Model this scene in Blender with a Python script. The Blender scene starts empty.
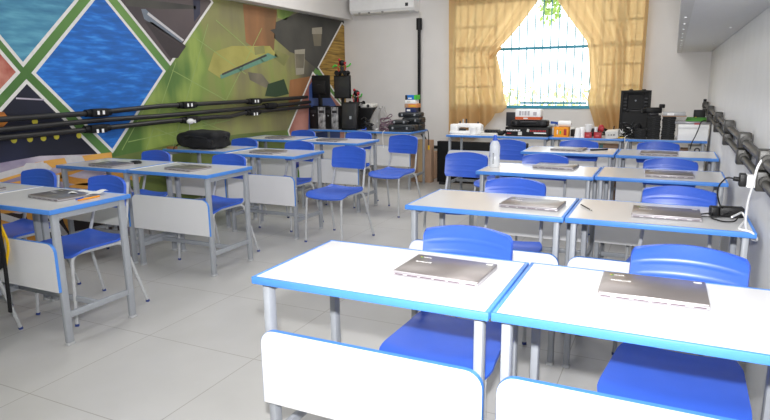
import bpy, bmesh, math, random
from mathutils import Vector, Matrix, Euler
random.seed(7)
SC = bpy.context.scene
COL = SC.collection
PI = math.pi

# ---------------------------------------------------------------- camera
cam_data = bpy.data.cameras.new('camera')
cam_data.sensor_width = 36.0
cam_data.lens = 595.23 / 770.0 * 36.0
cam_data.clip_start = 0.05
cam = bpy.data.objects.new('camera', cam_data)
COL.objects.link(cam)
RT = Vector((0.90287642, 0.42972482, -0.01227783))
UP = Vector((-0.07820368, 0.19225957, 0.9782231))
FW = Vector((-0.42272728, 0.88225441, -0.2071927))
cam.matrix_world = Matrix(((RT.x, UP.x, -FW.x, 0.0), (RT.y, UP.y, -FW.y, 0.0), (RT.z, UP.z, -FW.z, 1.37693), (0, 0, 0, 1)))
SC.camera = cam

# ---------------------------------------------------------------- light and exposure
SC.view_settings.view_transform = 'Standard'
SC.view_settings.look = 'None'
SC.view_settings.exposure = 0.0
SC.view_settings.gamma = 1.0
SC.view_settings.use_curve_mapping = False
try:
    SC.cycles.use_denoising = True
    SC.cycles.max_bounces = 8
    SC.cycles.transparent_max_bounces = 16
    SC.cycles.caustics_reflective = False
    SC.cycles.caustics_refractive = False
    SC.cycles.sample_clamp_indirect = 6.0
except Exception:
    pass
world = bpy.data.worlds.new('bright_sky')
SC.world = world
world.use_nodes = True
bg = world.node_tree.nodes['Background']
bg.inputs[0].default_value = (0.93, 0.97, 1.0, 1)
bg.inputs[1].default_value = 3.1


def add_light(name, kind, loc, power, color=(1, 1, 1), rot=(0, 0, 0), size=(1, 1), radius=0.05):
    d = bpy.data.lights.new(name, kind)
    d.energy = power
    d.color = color
    if kind == 'AREA':
        d.shape = 'RECTANGLE'
        d.size, d.size_y = size
    else:
        d.shadow_soft_size = radius
    o = bpy.data.objects.new(name, d)
    o.location = loc
    o.rotation_euler = rot
    COL.objects.link(o)
    return o


# the photographer's flash on top of the camera
flash = add_light('camera_flash', 'SPOT', (0.0, -0.03, 1.62), 480.0, (1.0, 0.995, 0.995), radius=0.03)
flash.data.spot_size = math.radians(124)
flash.data.spot_blend = 1.0
flash.rotation_euler = Vector((-0.30, 1.0, -0.06)).to_track_quat('-Z', 'Y').to_euler()
# unseen area lights under the ceiling, added for ambient brightness
for lx in (-3.3, -1.1):
    for ly, lp in ((0.6, 13.0), (3.6, 13.0), (6.3, 29.0)):
        add_light('ceiling_fill_light', 'AREA', (lx, ly, 2.93), lp, (1.0, 0.99, 0.975), (0, 0, 0), (0.3, 1.3) if ly < 6 else (1.3, 1.5))


# ---------------------------------------------------------------- materials
def lin(c):
    return tuple(((x / 255.0) / 12.92 if x / 255.0 <= 0.04045 else ((x / 255.0 + 0.055) / 1.055) ** 2.4) for x in c)


MATS = {}


def mat(name, rgb, rough=0.5, metal=0.0, var=0.06, scale=25.0, bump=0.0, spec=0.5, alpha=None, coat=0.0):
    if name in MATS:
        return MATS[name]
    m = bpy.data.materials.new(name)
    m.use_nodes = True
    nt = m.node_tree
    b = nt.nodes['Principled BSDF']
    c = lin(rgb)
    tc = nt.nodes.new('ShaderNodeTexCoord')
    nz = nt.nodes.new('ShaderNodeTexNoise')
    nz.inputs['Scale'].default_value = scale
    nz.inputs['Detail'].default_value = 3.0
    nt.links.new(tc.outputs['Object'], nz.inputs['Vector'])
    rp = nt.nodes.new('ShaderNodeValToRGB')
    rp.color_ramp.elements[0].position = 0.3
    rp.color_ramp.elements[1].position = 0.7
    rp.color_ramp.elements[0].color = tuple(max(0, x * (1 - var)) for x in c) + (1,)
    rp.color_ramp.elements[1].color = tuple(min(1, x * (1 + var)) for x in c) + (1,)
    nt.links.new(nz.outputs['Fac'], rp.inputs['Fac'])
    nt.links.new(rp.outputs['Color'], b.inputs['Base Color'])
    b.inputs['Roughness'].default_value = rough
    b.inputs['Metallic'].default_value = metal
    b.inputs['Specular IOR Level'].default_value = spec
    if coat:
        b.inputs['Coat Weight'].default_value = coat
        b.inputs['Coat Roughness'].default_value = 0.15
    if alpha is not None:
        b.inputs['Alpha'].default_value = alpha
    if bump:
        bp = nt.nodes.new('ShaderNodeBump')
        bp.inputs['Strength'].default_value = bump
        bp.inputs['Distance'].default_value = 0.005
        nt.links.new(nz.outputs['Fac'], bp.inputs['Height'])
        nt.links.new(bp.outputs['Normal'], b.inputs['Normal'])
    MATS[name] = m
    return m


def ramp_mat(name, stops, kind='noise', scale=(4, 4, 4), detail=4.0, rough=0.55, distort=0.0, rot=(0, 0, 0)):
    """printed picture: a procedural texture through a colour ramp"""
    if name in MATS:
        return MATS[name]
    m = bpy.data.materials.new(name)
    m.use_nodes = True
    nt = m.node_tree
    b = nt.nodes['Principled BSDF']
    b.inputs['Roughness'].default_value = rough
    tc = nt.nodes.new('ShaderNodeTexCoord')
    mp = nt.nodes.new('ShaderNodeMapping')
    mp.inputs['Scale'].default_value = scale
    mp.inputs['Rotation'].default_value = rot
    nt.links.new(tc.outputs['Object'], mp.inputs['Vector'])
    if kind == 'noise':
        t = nt.nodes.new('ShaderNodeTexNoise')
        t.inputs['Scale'].default_value = 1.0
        t.inputs['Detail'].default_value = detail
        t.inputs['Distortion'].default_value = distort
        out = t.outputs['Fac']
    else:
        t = nt.nodes.new('ShaderNodeTexVoronoi')
        t.inputs['Scale'].default_value = 1.0
        out = t.outputs['Distance']
    nt.links.new(mp.outputs['Vector'], t.inputs['Vector'])
    rp = nt.nodes.new('ShaderNodeValToRGB')
    els = rp.color_ramp.elements
    while len(els) < len(stops):
        els.new(0.5)
    for e, (pos, c) in zip(els, stops):
        e.position = pos
        e.color = lin(c) + (1,)
    nt.links.new(out, rp.inputs['Fac'])
    nt.links.new(rp.outputs['Color'], b.inputs['Base Color'])
    MATS[name] = m
    return m


def see_through(name, rgb, clear, rough=0.1):
    """thin clear plastic or glass: mostly transparent with a little body and gloss"""
    if name in MATS:
        return MATS[name]
    m = bpy.data.materials.new(name)
    m.use_nodes = True
    nt = m.node_tree
    b = nt.nodes['Principled BSDF']
    b.inputs['Base Color'].default_value = lin(rgb) + (1,)
    b.inputs['Roughness'].default_value = rough
    tr = nt.nodes.new('ShaderNodeBsdfTransparent')
    mx = nt.nodes.new('ShaderNodeMixShader')
    nz = nt.nodes.new('ShaderNodeTexNoise')
    nz.inputs['Scale'].default_value = 14.0
    mr = nt.nodes.new('ShaderNodeMapRange')
    mr.inputs['To Min'].default_value = max(0.0, 1 - clear - 0.06)
    mr.inputs['To Max'].default_value = min(1.0, 1 - clear + 0.06)
    nt.links.new(nz.outputs['Fac'], mr.inputs['Value'])
    nt.links.new(mr.outputs['Result'], mx.inputs['Fac'])
    nt.links.new(tr.outputs[0], mx.inputs[1])
    nt.links.new(b.outputs[0], mx.inputs[2])
    nt.links.new(mx.outputs[0], nt.nodes['Material Output'].inputs['Surface'])
    MATS[name] = m
    return m


def curtain_material():
    m = bpy.data.materials.new('tan_curtain_cloth')
    m.use_nodes = True
    nt = m.node_tree
    b = nt.nodes['Principled BSDF']
    b.inputs['Roughness'].default_value = 0.85
    b.inputs['Specular IOR Level'].default_value = 0.15
    nz = nt.nodes.new('ShaderNodeTexNoise')
    nz.inputs['Scale'].default_value = 60.0
    rp = nt.nodes.new('ShaderNodeValToRGB')
    rp.color_ramp.elements[0].color = lin((206, 166, 116)) + (1,)
    rp.color_ramp.elements[1].color = lin((218, 180, 130)) + (1,)
    nt.links.new(nz.outputs['Fac'], rp.inputs['Fac'])
    nt.links.new(rp.outputs['Color'], b.inputs['Base Color'])
    tl = nt.nodes.new('ShaderNodeBsdfTranslucent')
    tl.inputs['Color'].default_value = lin((236, 204, 154)) + (1,)
    mx = nt.nodes.new('ShaderNodeMixShader')
    mx.inputs['Fac'].default_value = 0.40
    nt.links.new(b.outputs[0], mx.inputs[1])
    nt.links.new(tl.outputs[0], mx.inputs[2])
    tr = nt.nodes.new('ShaderNodeBsdfTransparent')
    tr.inputs['Color'].default_value = lin((250, 215, 150)) + (1,)
    mx2 = nt.nodes.new('ShaderNodeMixShader')
    mx2.inputs['Fac'].default_value = 0.10
    nt.links.new(mx.outputs[0], mx2.inputs[1])
    nt.links.new(tr.outputs[0], mx2.inputs[2])
    nt.links.new(mx2.outputs[0], nt.nodes['Material Output'].inputs['Surface'])
    return m


def floor_material():
    m = bpy.data.materials.new('porcelain_floor_tiles')
    m.use_nodes = True
    nt = m.node_tree
    b = nt.nodes['Principled BSDF']
    tc = nt.nodes.new('ShaderNodeTexCoord')
    mp = nt.nodes.new('ShaderNodeMapping')
    mp.inputs['Location'].default_value = (2.575 + 0.73 * 10, -2.265 + 0.71 * 10, 0)
    br = nt.nodes.new('ShaderNodeTexBrick')
    br.offset = 0.0
    br.inputs['Scale'].default_value = 1.0
    br.inputs['Mortar Size'].default_value = 0.0022
    br.inputs['Mortar Smooth'].default_value = 0.1
    br.inputs['Brick Width'].default_value = 0.73
    br.inputs['Row Height'].default_value = 0.71
    br.inputs['Mortar'].default_value = lin((156, 152, 146)) + (1,)
    nz = nt.nodes.new('ShaderNodeTexNoise')
    nz.inputs['Scale'].default_value = 2.2
    nz.inputs['Detail'].default_value = 8.0
    rp = nt.nodes.new('ShaderNodeValToRGB')
    rp.color_ramp.elements[0].position = 0.3
    rp.color_ramp.elements[1].position = 0.7
    rp.color_ramp.elements[0].color = lin((190, 189, 186)) + (1,)
    rp.color_ramp.elements[1].color = lin((200, 199, 197)) + (1,)
    nt.links.new(tc.outputs['Object'], mp.inputs['Vector'])
    nt.links.new(mp.outputs['Vector'], br.inputs['Vector'])
    nt.links.new(tc.outputs['Object'], nz.inputs['Vector'])
    nt.links.new(nz.outputs['Fac'], rp.inputs['Fac'])
    nt.links.new(rp.outputs['Color'], br.inputs['Color1'])
    nt.links.new(rp.outputs['Color'], br.inputs['Color2'])
    nt.links.new(br.outputs['Color'], b.inputs['Base Color'])
    b.inputs['Roughness'].default_value = 0.32
    b.inputs['Specular IOR Level'].default_value = 0.4
    return m


WALL = mat('painted_plaster', (228, 225, 222), 0.75, var=0.02, scale=3.0, bump=0.05)
WALLR = mat('painted_plaster_cool', (236, 236, 236), 0.5, var=0.025, scale=5.0, bump=0.08)
CEIL = mat('ceiling_paint', (222, 220, 216), 0.85, var=0.01)
FLOOR = floor_material()
LAM = mat('white_laminate', (224, 224, 226), 0.2, var=0.012, scale=6.0, spec=0.65)
EDGE = mat('blue_edge_band', (78, 139, 222), 0.4, var=0.03)
EDGE_GLARE = mat('edge_band_painted_glare', (246, 246, 248), 0.15, var=0.02)  # near-white: window glare on the left bands put into the colour
STEEL = mat('grey_painted_steel', (158, 162, 168), 0.4, var=0.03, spec=0.5)
STEELC = mat('light_grey_painted_tube', (184, 186, 188), 0.35, var=0.05, scale=60)
BLUE = mat('blue_chair_plastic', (57, 98, 204), 0.36, var=0.03, scale=12)
BLUECAP = mat('blue_foot_plastic', (44, 62, 124), 0.5)
BLACK = mat('black_plastic', (15, 15, 17), 0.5, var=0.1, spec=0.35)
BLACKM = mat('matte_black_paint', (11, 11, 12), 0.7, var=0.1)
DARK = mat('dark_grey_plastic', (40, 40, 44), 0.45, var=0.08)
DKPIPE = mat('dusty_black_conduit', (34, 33, 33), 0.45, var=0.25, scale=18)
DKPIPER = mat('dusty_olive_black_conduit', (52, 50, 45), 0.45, var=0.35, scale=18)
LIDM = mat('grey_metal_lid', (136, 129, 127), 0.32, metal=0.5, var=0.02)
BASEM = mat('silver_laptop_body', (176, 172, 176), 0.35, metal=0.2, var=0.02)
SLOT = mat('laptop_port_dark', (84, 64, 78), 0.5)
WHITE = mat('white_plastic', (246, 246, 246), 0.4, var=0.02)
OFFW = mat('off_white_plastic', (214, 212, 206), 0.45, var=0.03)
PAPER = mat('white_paper', (240, 240, 238), 0.8, var=0.02)
CARD = mat('brown_cardboard', (178, 146, 122), 0.85, var=0.05, scale=9)
RED = mat('red_plastic', (176, 34, 44), 0.45)
ORANGE = mat('orange_carton', (240, 156, 28), 0.6, var=0.04)
ORANGER = mat('orange_red_band', (214, 96, 44), 0.6)
GREEN = mat('green_card', (78, 150, 56), 0.7)
LIME = mat('bright_green_plastic', (70, 190, 60), 0.5)
YELLOW = mat('yellow_plastic', (236, 190, 20), 0.5)
WINBLUE = mat('teal_blue_window_paint', (64, 156, 184), 0.5, var=0.05)
FABRIC = mat('black_woven_nylon', (22, 22, 25), 0.85, var=0.25, scale=90, bump=0.4)
GREYM = mat('grey_sheet_metal', (224, 223, 220), 0.45, var=0.02)
GLASS = see_through('window_glass', (225, 238, 235), 0.9, 0.05)
CLEAR = see_through('clear_plastic_bag', (168, 166, 164), 0.42, 0.2)
BOTTLE = see_through('frosted_bottle_plastic', (240, 244, 248), 0.34, 0.25)
CURT = curtain_material()
TIE = mat('tan_cloth_tie', (216, 172, 112), .85, var=.05)


# ---------------------------------------------------------------- mesh builder
class MB:
    def __init__(self):
        self.bm = bmesh.new()
        self.mats = []

    def mi(self, m):
        if m not in self.mats:
            self.mats.append(m)
        return self.mats.index(m)

    def _merge(self, t, m, M=None):
        if M is not None:
            t.transform(M)
        i = self.mi(m)
        for f in t.faces:
            f.material_index = i
        me = bpy.data.meshes.new('tmp')
        t.to_mesh(me)
        t.free()
        self.bm.from_mesh(me)
        bpy.data.meshes.remove(me)

    def box(self, c, s, m, rz=0.0, bev=0.0, rot=None, seg=2):
        t = bmesh.new()
        bmesh.ops.create_cube(t, size=1.0)
        t.transform(Matrix.Diagonal((s[0], s[1], s[2], 1)))
        if bev > 0:
            bmesh.ops.bevel(t, geom=list(t.edges), offset=min(bev, min(s) * 0.49), segments=seg, profile=0.5, affect='EDGES')
        R = Euler(rot if rot else (0, 0, rz)).to_matrix().to_4x4()
        self._merge(t, m, Matrix.Translation(c) @ R)
        return self

    def bx(self, x0, x1, y0, y1, z0, z1, m, bev=0.0):
        return self.box(((x0 + x1) / 2, (y0 + y1) / 2, (z0 + z1) / 2), (abs(x1 - x0), abs(y1 - y0), abs(z1 - z0)), m, bev=bev)

    def cyl(self, p0, p1, r, m, n=14, r1=None):
        p0, p1 = Vector(p0), Vector(p1)
        d = p1 - p0
        t = bmesh.new()
        bmesh.ops.create_cone(t, cap_ends=True, segments=n, radius1=r, radius2=r if r1 is None else r1, depth=d.length)
        q = d.to_track_quat('Z', 'Y').to_matrix().to_4x4()
        self._merge(t, m, Matrix.Translation((p0 + p1) / 2) @ q)
        return self

    def sph(self, c, r, m, u=14, v=10, rz=0.0):
        t = bmesh.new()
        bmesh.ops.create_uvsphere(t, u_segments=u, v_segments=v, radius=1.0)
        if not hasattr(r, '__len__'):
            r = (r, r, r)
        t.transform(Matrix.Diagonal((r[0], r[1], r[2], 1)))
        self._merge(t, m, Matrix.Translation(c) @ Matrix.Rotation(rz, 4, 'Z'))
        return self

    def lathe(self, prof, m, at=(0, 0, 0), n=20):
        t = bmesh.new()
        rings = []
        for r, z in prof:
            if r < 1e-5:
                rings.append([t.verts.new((0, 0, z))])
            else:
                rings.append([t.verts.new((r * math.cos(2 * PI * k / n), r * math.sin(2 * PI * k / n), z)) for k in range(n)])
        for a, b in zip(rings, rings[1:]):
            for k in range(n):
                k2 = (k + 1) % n
                if len(a) == 1 and len(b) == 1:
                    continue
                if len(a) == 1:
                    t.faces.new((a[0], b[k2], b[k]))
                elif len(b) == 1:
                    t.faces.new((a[k], a[k2], b[0]))
                else:
                    t.faces.new((a[k], a[k2], b[k2], b[k]))
        bmesh.ops.recalc_face_normals(t, faces=t.faces)
        self._merge(t, m, Matrix.Translation(at))
        return self

    def tube(self, pts, r, m, n=8, fillet=0.0, ry=None):
        pts = [Vector(q) for q in pts]
        if fillet > 0 and len(pts) > 2:
            out = [pts[0]]
            for a, b, c in zip(pts, pts[1:], pts[2:]):
                d1, d2 = (a - b), (c - b)
                f = min(fillet, d1.length * 0.45, d2.length * 0.45)
                s, e = b + d1.normalized() * f, b + d2.normalized() * f
                for k in range(6):
                    w = k / 5.0
                    out.append(s * (1 - w) ** 2 + b * 2 * w * (1 - w) + e * w * w)
            out.append(pts[-1])
            pts = out
        t = bmesh.new()
        rings = []
        nrm = None
        for i, q in enumerate(pts):
            tg = (pts[min(i + 1, len(pts) - 1)] - pts[max(i - 1, 0)]).normalized()
            if nrm is None:
                nrm = tg.orthogonal().normalized()
                if abs(tg.z) > 0.8:
                    nrm = (Vector((1, 0, 0)) - tg * tg.x).normalized()
            nrm = (nrm - tg * nrm.dot(tg)).normalized()
            bn = tg.cross(nrm)
            rings.append([t.verts.new(q + nrm * (r * math.cos(2 * PI * k / n)) + bn * ((ry or r) * math.sin(2 * PI * k / n))) for k in range(n)])
        for a, b in zip(rings, rings[1:]):
            for k in range(n):
                t.faces.new((a[k], a[(k + 1) % n], b[(k + 1) % n], b[k]))
        t.faces.new(rings[0][::-1])
        t.faces.new(rings[-1])
        bmesh.ops.recalc_face_normals(t, faces=t.faces)
        self._merge(t, m)
        return self

    def poly(self, pts, m):
        vs = [self.bm.verts.new(q) for q in pts]
        f = self.bm.faces.new(vs)
        f.material_index = self.mi(m)
        return self

    def prism(self, pts, d, m):
        """planar outline pts pushed along vector d"""
        t = bmesh.new()
        d = Vector(d)
        a = [t.verts.new(Vector(q)) for q in pts]
        b = [t.verts.new(Vector(q) + d) for q in pts]
        t.faces.new(a[::-1])
        t.faces.new(b)
        for k in range(len(pts)):
            k2 = (k + 1) % len(pts)
            t.faces.new((a[k], a[k2], b[k2], b[k]))
        bmesh.ops.recalc_face_normals(t, faces=t.faces)
        self._merge(t, m)
        return self

    def shell(self, fn, nu, nv, th, m):
        """thick sheet: fn(u, v) for u, v in -1..1, thickened along its normal"""
        P = [[Vector(fn(-1 + 2 * i / nu, -1 + 2 * j / nv)) for j in range(nv + 1)] for i in range(nu + 1)]
        t = bmesh.new()
        A, Bv = [], []
        for i in range(nu + 1):
            ra, rb = [], []
            for j in range(nv + 1):
                du = P[min(i + 1, nu)][j] - P[max(i - 1, 0)][j]
                dv = P[i][min(j + 1, nv)] - P[i][max(j - 1, 0)]
                nn = du.cross(dv)
                nn = nn.normalized() if nn.length > 1e-9 else Vector((0, 0, 1))
                ra.append(t.verts.new(P[i][j] + nn * th / 2))
                rb.append(t.verts.new(P[i][j] - nn * th / 2))
            A.append(ra)
            Bv.append(rb)
        for i in range(nu):
            for j in range(nv):
                t.faces.new((A[i][j], A[i + 1][j], A[i + 1][j + 1], A[i][j + 1]))
                t.faces.new((Bv[i][j + 1], Bv[i + 1][j + 1], Bv[i + 1][j], Bv[i][j]))
        for i in range(nu):
            t.faces.new((A[i][0], Bv[i][0], Bv[i + 1][0], A[i + 1][0]))
            t.faces.new((A[i][nv], A[i + 1][nv], Bv[i + 1][nv], Bv[i][nv]))
        for j in range(nv):
            t.faces.new((A[0][j], A[0][j + 1], Bv[0][j + 1], Bv[0][j]))
            t.faces.new((A[nu][j], Bv[nu][j], Bv[nu][j + 1], A[nu][j + 1]))
        bmesh.ops.recalc_face_normals(t, faces=t.faces)
        self._merge(t, m)
        return self

    def sheet(self, fn, nu, nv, m):
        t = bmesh.new()
        V = [[t.verts.new(fn(i / nu, j / nv)) for j in range(nv + 1)] for i in range(nu + 1)]
        for i in range(nu):
            for j in range(nv):
                t.faces.new((V[i][j], V[i + 1][j], V[i + 1][j + 1], V[i][j + 1]))
        self._merge(t, m)
        return self

    def build(self, name, parent=None, smooth=35.0, loc=None, rz=0.0):
        me = bpy.data.meshes.new(name)
        self.bm.to_mesh(me)
        self.bm.free()
        for m in self.mats:
            me.materials.append(m)
        if smooth:
            me.shade_smooth()
            me.set_sharp_from_angle(angle=math.radians(smooth))
        o = bpy.data.objects.new(name, me)
        COL.objects.link(o)
        if parent:
            o.parent = parent
        if loc:
            o.location = loc
        if rz:
            o.rotation_euler = (0, 0, rz)
        return o


def tag(o, label, cat, group=None, kind=None):
    if label:
        o['label'] = label
    if cat:
        o['category'] = cat
    if group:
        o['group'] = group
    if kind:
        o['kind'] = kind
    return o


def empty(name, loc, rz, label, cat, group=None):
    o = bpy.data.objects.new(name, None)
    o.empty_display_size = 0.1
    o.location = loc
    o.rotation_euler = (0, 0, rz)
    COL.objects.link(o)
    return tag(o, label, cat, group)


KIDS = {}


def children(o):
    return [c for c in bpy.data.objects if c.parent == o]


def copy_tree(o, parent=None):
    c = o.copy()
    COL.objects.link(c)
    c.parent = parent
    for ch in children(o):
        copy_tree(ch, c)
    return c


def structure(o):
    o['kind'] = 'structure'
    return o


def text_mesh(body, size, m, name, parent, loc, rot, extrude=0.0004):
    cu = bpy.data.curves.new(name, 'FONT')
    cu.body = body
    cu.size = size
    cu.extrude = extrude
    cu.align_x = 'LEFT'
    tmp = bpy.data.objects.new('tmp_text', cu)
    COL.objects.link(tmp)
    dg = bpy.context.evaluated_depsgraph_get()
    me = bpy.data.meshes.new_from_object(tmp.evaluated_get(dg))
    bpy.data.objects.remove(tmp)
    bpy.data.curves.remove(cu)
    me.materials.clear()
    me.materials.append(m)
    o = bpy.data.objects.new(name, me)
    COL.objects.link(o)
    o.parent = parent
    o.location = loc
    o.rotation_euler = rot
    return o

# ================================================================ the room
XL, XR, YB, YF, ZC = -4.69, 0.378, 8.40, -2.6, 3.0
structure(MB().bx(XL - .15, XR + .15, YF - .15, YB + .2, -.12, 0, FLOOR).build('floor'))
structure(MB().bx(XL - .15, XR + .15, YF - .15, YB + .2, ZC, ZC + .12, CEIL).build('ceiling'))
structure(MB().bx(XL - .15, XL, YF, YB, 0, ZC, WALL).build('wall_left'))
structure(MB().bx(XR, XR + .15, YF, YB, 0, ZC, WALLR).build('wall_right'))
structure(MB().bx(XL - .15, XR + .15, YF - .15, YF, 0, ZC, WALL).build('wall_front'))
WX0, WX1, WZ0, WZ1 = -2.93, -0.365, 1.02, 2.50
w = MB()
w.bx(XL - .15, WX0, YB, YB + .18, 0, ZC, WALL)
w.bx(WX1, XR + .15, YB, YB + .18, 0, ZC, WALL)
w.bx(WX0, WX1, YB, YB + .18, 0, WZ0, WALL)
w.bx(WX0, WX1, YB, YB + .18, WZ1, ZC, WALL)
structure(w.build('wall_back'))
# concrete beam along the top of the mural wall
structure(MB().bx(XL, -4.53, YF, YB, 2.34, ZC, WALL, bev=.004).build('trim_1'))

# window: blue steel frame, vertical grille, side sashes with cross bars
win = empty('window_1', ((WX0 + WX1) / 2, YB, WZ0), 0, None, None)
win['kind'] = 'structure'
cx = (WX0 + WX1) / 2


def wb(mb, x0, x1, y0, y1, z0, z1, m=WINBLUE):
    mb.bx(x0 - cx, x1 - cx, y0 - YB, y1 - YB, z0 - WZ0, z1 - WZ0, m)


f = MB()
wb(f, WX0, WX1, YB + .02, YB + .10, WZ0, WZ0 + .025)
wb(f, WX0, WX1, YB + .02, YB + .10, WZ1 - .05, WZ1)
wb(f, WX0, WX0 + .016, YB + .02, YB + .10, WZ0, WZ1)
wb(f, WX1 - .016, WX1, YB + .02, YB + .10, WZ0, WZ1)
wb(f, WX0 + .002, WX1 - .002, YB - .012, YB + .02, WZ0 + .001, WZ0 + .040)
f.build('window_frame', win)
f = MB()
wb(f, -1.92, -1.04, YB - .005, YB + .018, WZ0 + .062, WZ0 + .088)
f.build('sash_rail', win)
MAT_BAR = mat('teal_grille_painted_bloom', (86, 160, 172), .5, var=.05)  # bars paler than the frame: bloom of the bright window painted in
g = MB()
x = WX0 + .09
while x < WX1 - .04:
    g.cyl((x - cx, .12, .02), (x - cx, .12, WZ1 - WZ0 - .02), .0078, MAT_BAR, 6)
    x += .1065
g.bx(WX0 - cx, WX1 - cx, .11, .14, 1.815 - WZ0, 1.85 - WZ0, WINBLUE)
g.build('grille', win)
for (sx0, sx1) in ((WX0 + .016, -2.30), (-.90, WX1 - .016)):
    s = MB()
    for z in (1.06, 1.32, 1.592, 1.863, 2.142, 2.456):
        wb(s, sx0, sx1, YB + .02, YB + .05, z - .014, z + .014)
    for xx in (sx0, sx1 - .025, (sx0 + sx1) / 2 - .01):
        wb(s, xx, xx + .025, YB + .05, YB + .075, WZ0 + .04, WZ1 - .05)
    so = s.build('sash', win)
    gl = MB()
    wb(gl, sx0, sx1, YB + .060, YB + .064, WZ0 + .04, WZ1 - .05, GLASS)
    gl.build('pane', so)

# outside: pale yard and a tree
MAT_YARD = mat('pale_yard_concrete', (225, 224, 214), 0.9, var=0.04, scale=1.0)
structure(MB().bx(-16, 14, YB + .2, 32, -.25, -.15, MAT_YARD).build('yard'))
LEAF = mat('tree_leaf', (150, 178, 88), 0.6, var=0.25, scale=2.0)
LEAFP = mat('pale_leaf', (214, 214, 150), 0.7, var=0.2, scale=2.0)
BARK = mat('tree_bark', (140, 120, 95), 0.9, var=0.2, scale=12)


def leaves(mb, c, rad, n, m, s=.07):
    for _ in range(n):
        while True:
            q = Vector((random.uniform(-1, 1), random.uniform(-1, 1), random.uniform(-1, 1)))
            if q.length < 1:
                break
        q = Vector(c) + Vector((q.x * rad[0], q.y * rad[1], q.z * rad[2]))
        e = Euler((random.uniform(0, 6), random.uniform(0, 6), random.uniform(0, 6))).to_matrix()
        k = s * random.uniform(.6, 1.3)
        mb.poly([q + e @ Vector(v) for v in ((-k, 0, 0), (0, -k * .45, k * .1), (k, 0, 0), (0, k * .45, k * .1))], m)


tr = empty('tree', (-1.15, 13.0, -.15), 0, 'green leafy tree outside beyond the barred window, its branch hanging at the window top', 'tree')
MB().tube([(0, 0, 0), (.1, 0, 1.5), (.15, .1, 3.6), (-.2, .2, 4.6)], .11, BARK, 8, .3).build('trunk', tr)
MB().tube([(.14, .1, 3.2), (-.5, -.3, 3.7), (-1.0, -.6, 3.5), tuple(Vector((-2.337, 12.100, 2.868)) - Vector((-1.15, 13.0, -.15)))], .045, BARK, 6, .3).build('branch', tr)
lf = MB()
leaves(lf, (0, 0, 5.0), (1.7, 1.4, 1.1), 900, LEAF)
bq_ = Vector((-2.239, 12.100, 2.771)) - Vector((-1.15, 13.0, -.15))
leaves(lf, bq_, (.24, .25, .32), 95, LEAF)
leaves(lf, bq_ + Vector((.12, 0, .35)), (.5, .3, .3), 200, LEAF)
lf.build('foliage', tr, smooth=0)
hd = MB()
for k in range(14):
    leaves(hd, (-6.0 + k * .75, 17.5 + random.uniform(-.4, .4), .55), (.7, .5, .75), 130, LEAFP, .10)
tag(hd.build('hedge', smooth=0), 'pale sunlit hedge low outside beyond the barred window', 'hedge')

# curtains
def interp(tab, x):
    if x >= tab[0][0]:
        return tab[0][1]
    for (a, b), (c, d) in zip(tab, tab[1:]):
        if x >= c:
            return b + (d - b) * (x - a) / (c - a)
    return tab[-1][1]


CY = 8.30
EL = [(p[2], p[0]) for p in [(-1.68, 0, 2.80)] + [(-1.711, 8.250, 2.426), (-1.911, 8.250, 2.161), (-2.066, 8.250, 1.976), (-2.199, 8.250, 1.837), (-2.239, 8.250, 1.746), (-2.190, 8.250, 1.518), (-2.141, 8.250, 1.248), (-2.079, 8.250, 1.044)]]
XL0 = (-2.938, 8.250, 1.560)[0]
BOTL = [(0, .60), (.45, .62), (.60, .70), (.74, .86), (.80, .95), (.93, .97), (1.0, 1.04)]


def lerp_tab(tab, u):
    for (a, b), (c, d) in zip(tab, tab[1:]):
        if u <= c:
            return b + (d - b) * (u - a) / (c - a)
    return tab[-1][1]


def left_curtain(u, v):
    zt, zb = 2.80, lerp_tab(BOTL, u)
    z = zt + (zb - zt) * v
    xr = interp(EL, z)
    x = XL0 + (xr - XL0) * u
    fold = .034 * math.sin(u * 24 + 4 * u * u + .4 * math.sin(z * 1.5)) + .004 * math.sin(u * 61 + z * 1.2) + .012 * math.sin(u * 11 + z * 2)
    k = math.exp(-((z - 1.78) / .22) ** 2) * u ** 3
    if z < 1.78:
        fold += .05 * u * math.sin(u * 22 + z * 3)
    return (x, CY + fold - .07 * k, z)


ct = empty('curtain', (XL0, CY, 2.80), 0, 'tan curtain on the left of the window, knotted to one side', 'curtain', 'tan window curtains')
lc = MB().sheet(left_curtain, 90, 60, CURT).build('cloth', ct, smooth=80)
lc.matrix_parent_inverse = Matrix.Translation((-XL0, -CY, -2.80))
kp = (-2.237, 8.240, 1.772)
kn = MB()
for k in range(5):
    a = k * 1.25
    kn.tube([(kp[0] - .07 + .012 * math.cos(a), kp[1] + .02 * math.sin(a), kp[2] - .06 + .02 * math.sin(a)),
             (kp[0] + .0, kp[1] - .03 + .015 * math.cos(a), kp[2] + .015 * math.sin(a)),
             (kp[0] + .06, kp[1] + .02, kp[2] + .07 + .01 * math.cos(a))], .013, TIE, 8, .04)
ko = kn.build('knot', ct)
ko.matrix_parent_inverse = lc.matrix_parent_inverse.copy()

ER = [(p[2], p[0]) for p in [(-1.62, 0, 2.80)] + [(-1.455, 8.250, 2.409), (-1.333, 8.250, 2.229), (-1.187, 8.250, 2.037), (-1.068, 8.250, 1.883), (-1.036, 8.250, 1.746), (-1.011, 8.250, 1.520), (-0.986, 8.250, 1.293), (-1.016, 8.250, 1.165), (-0.984, 8.250, 1.037), (-0.939, 8.250, 0.908), (-0.908, 8.250, 0.805)]]
XR0 = (-0.360, 8.250, 1.867)[0]
ERR = [(2.8, -.35), (2.0, -.34), (1.4, -.37), (.9, -.36), (.5, -.38)]


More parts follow.
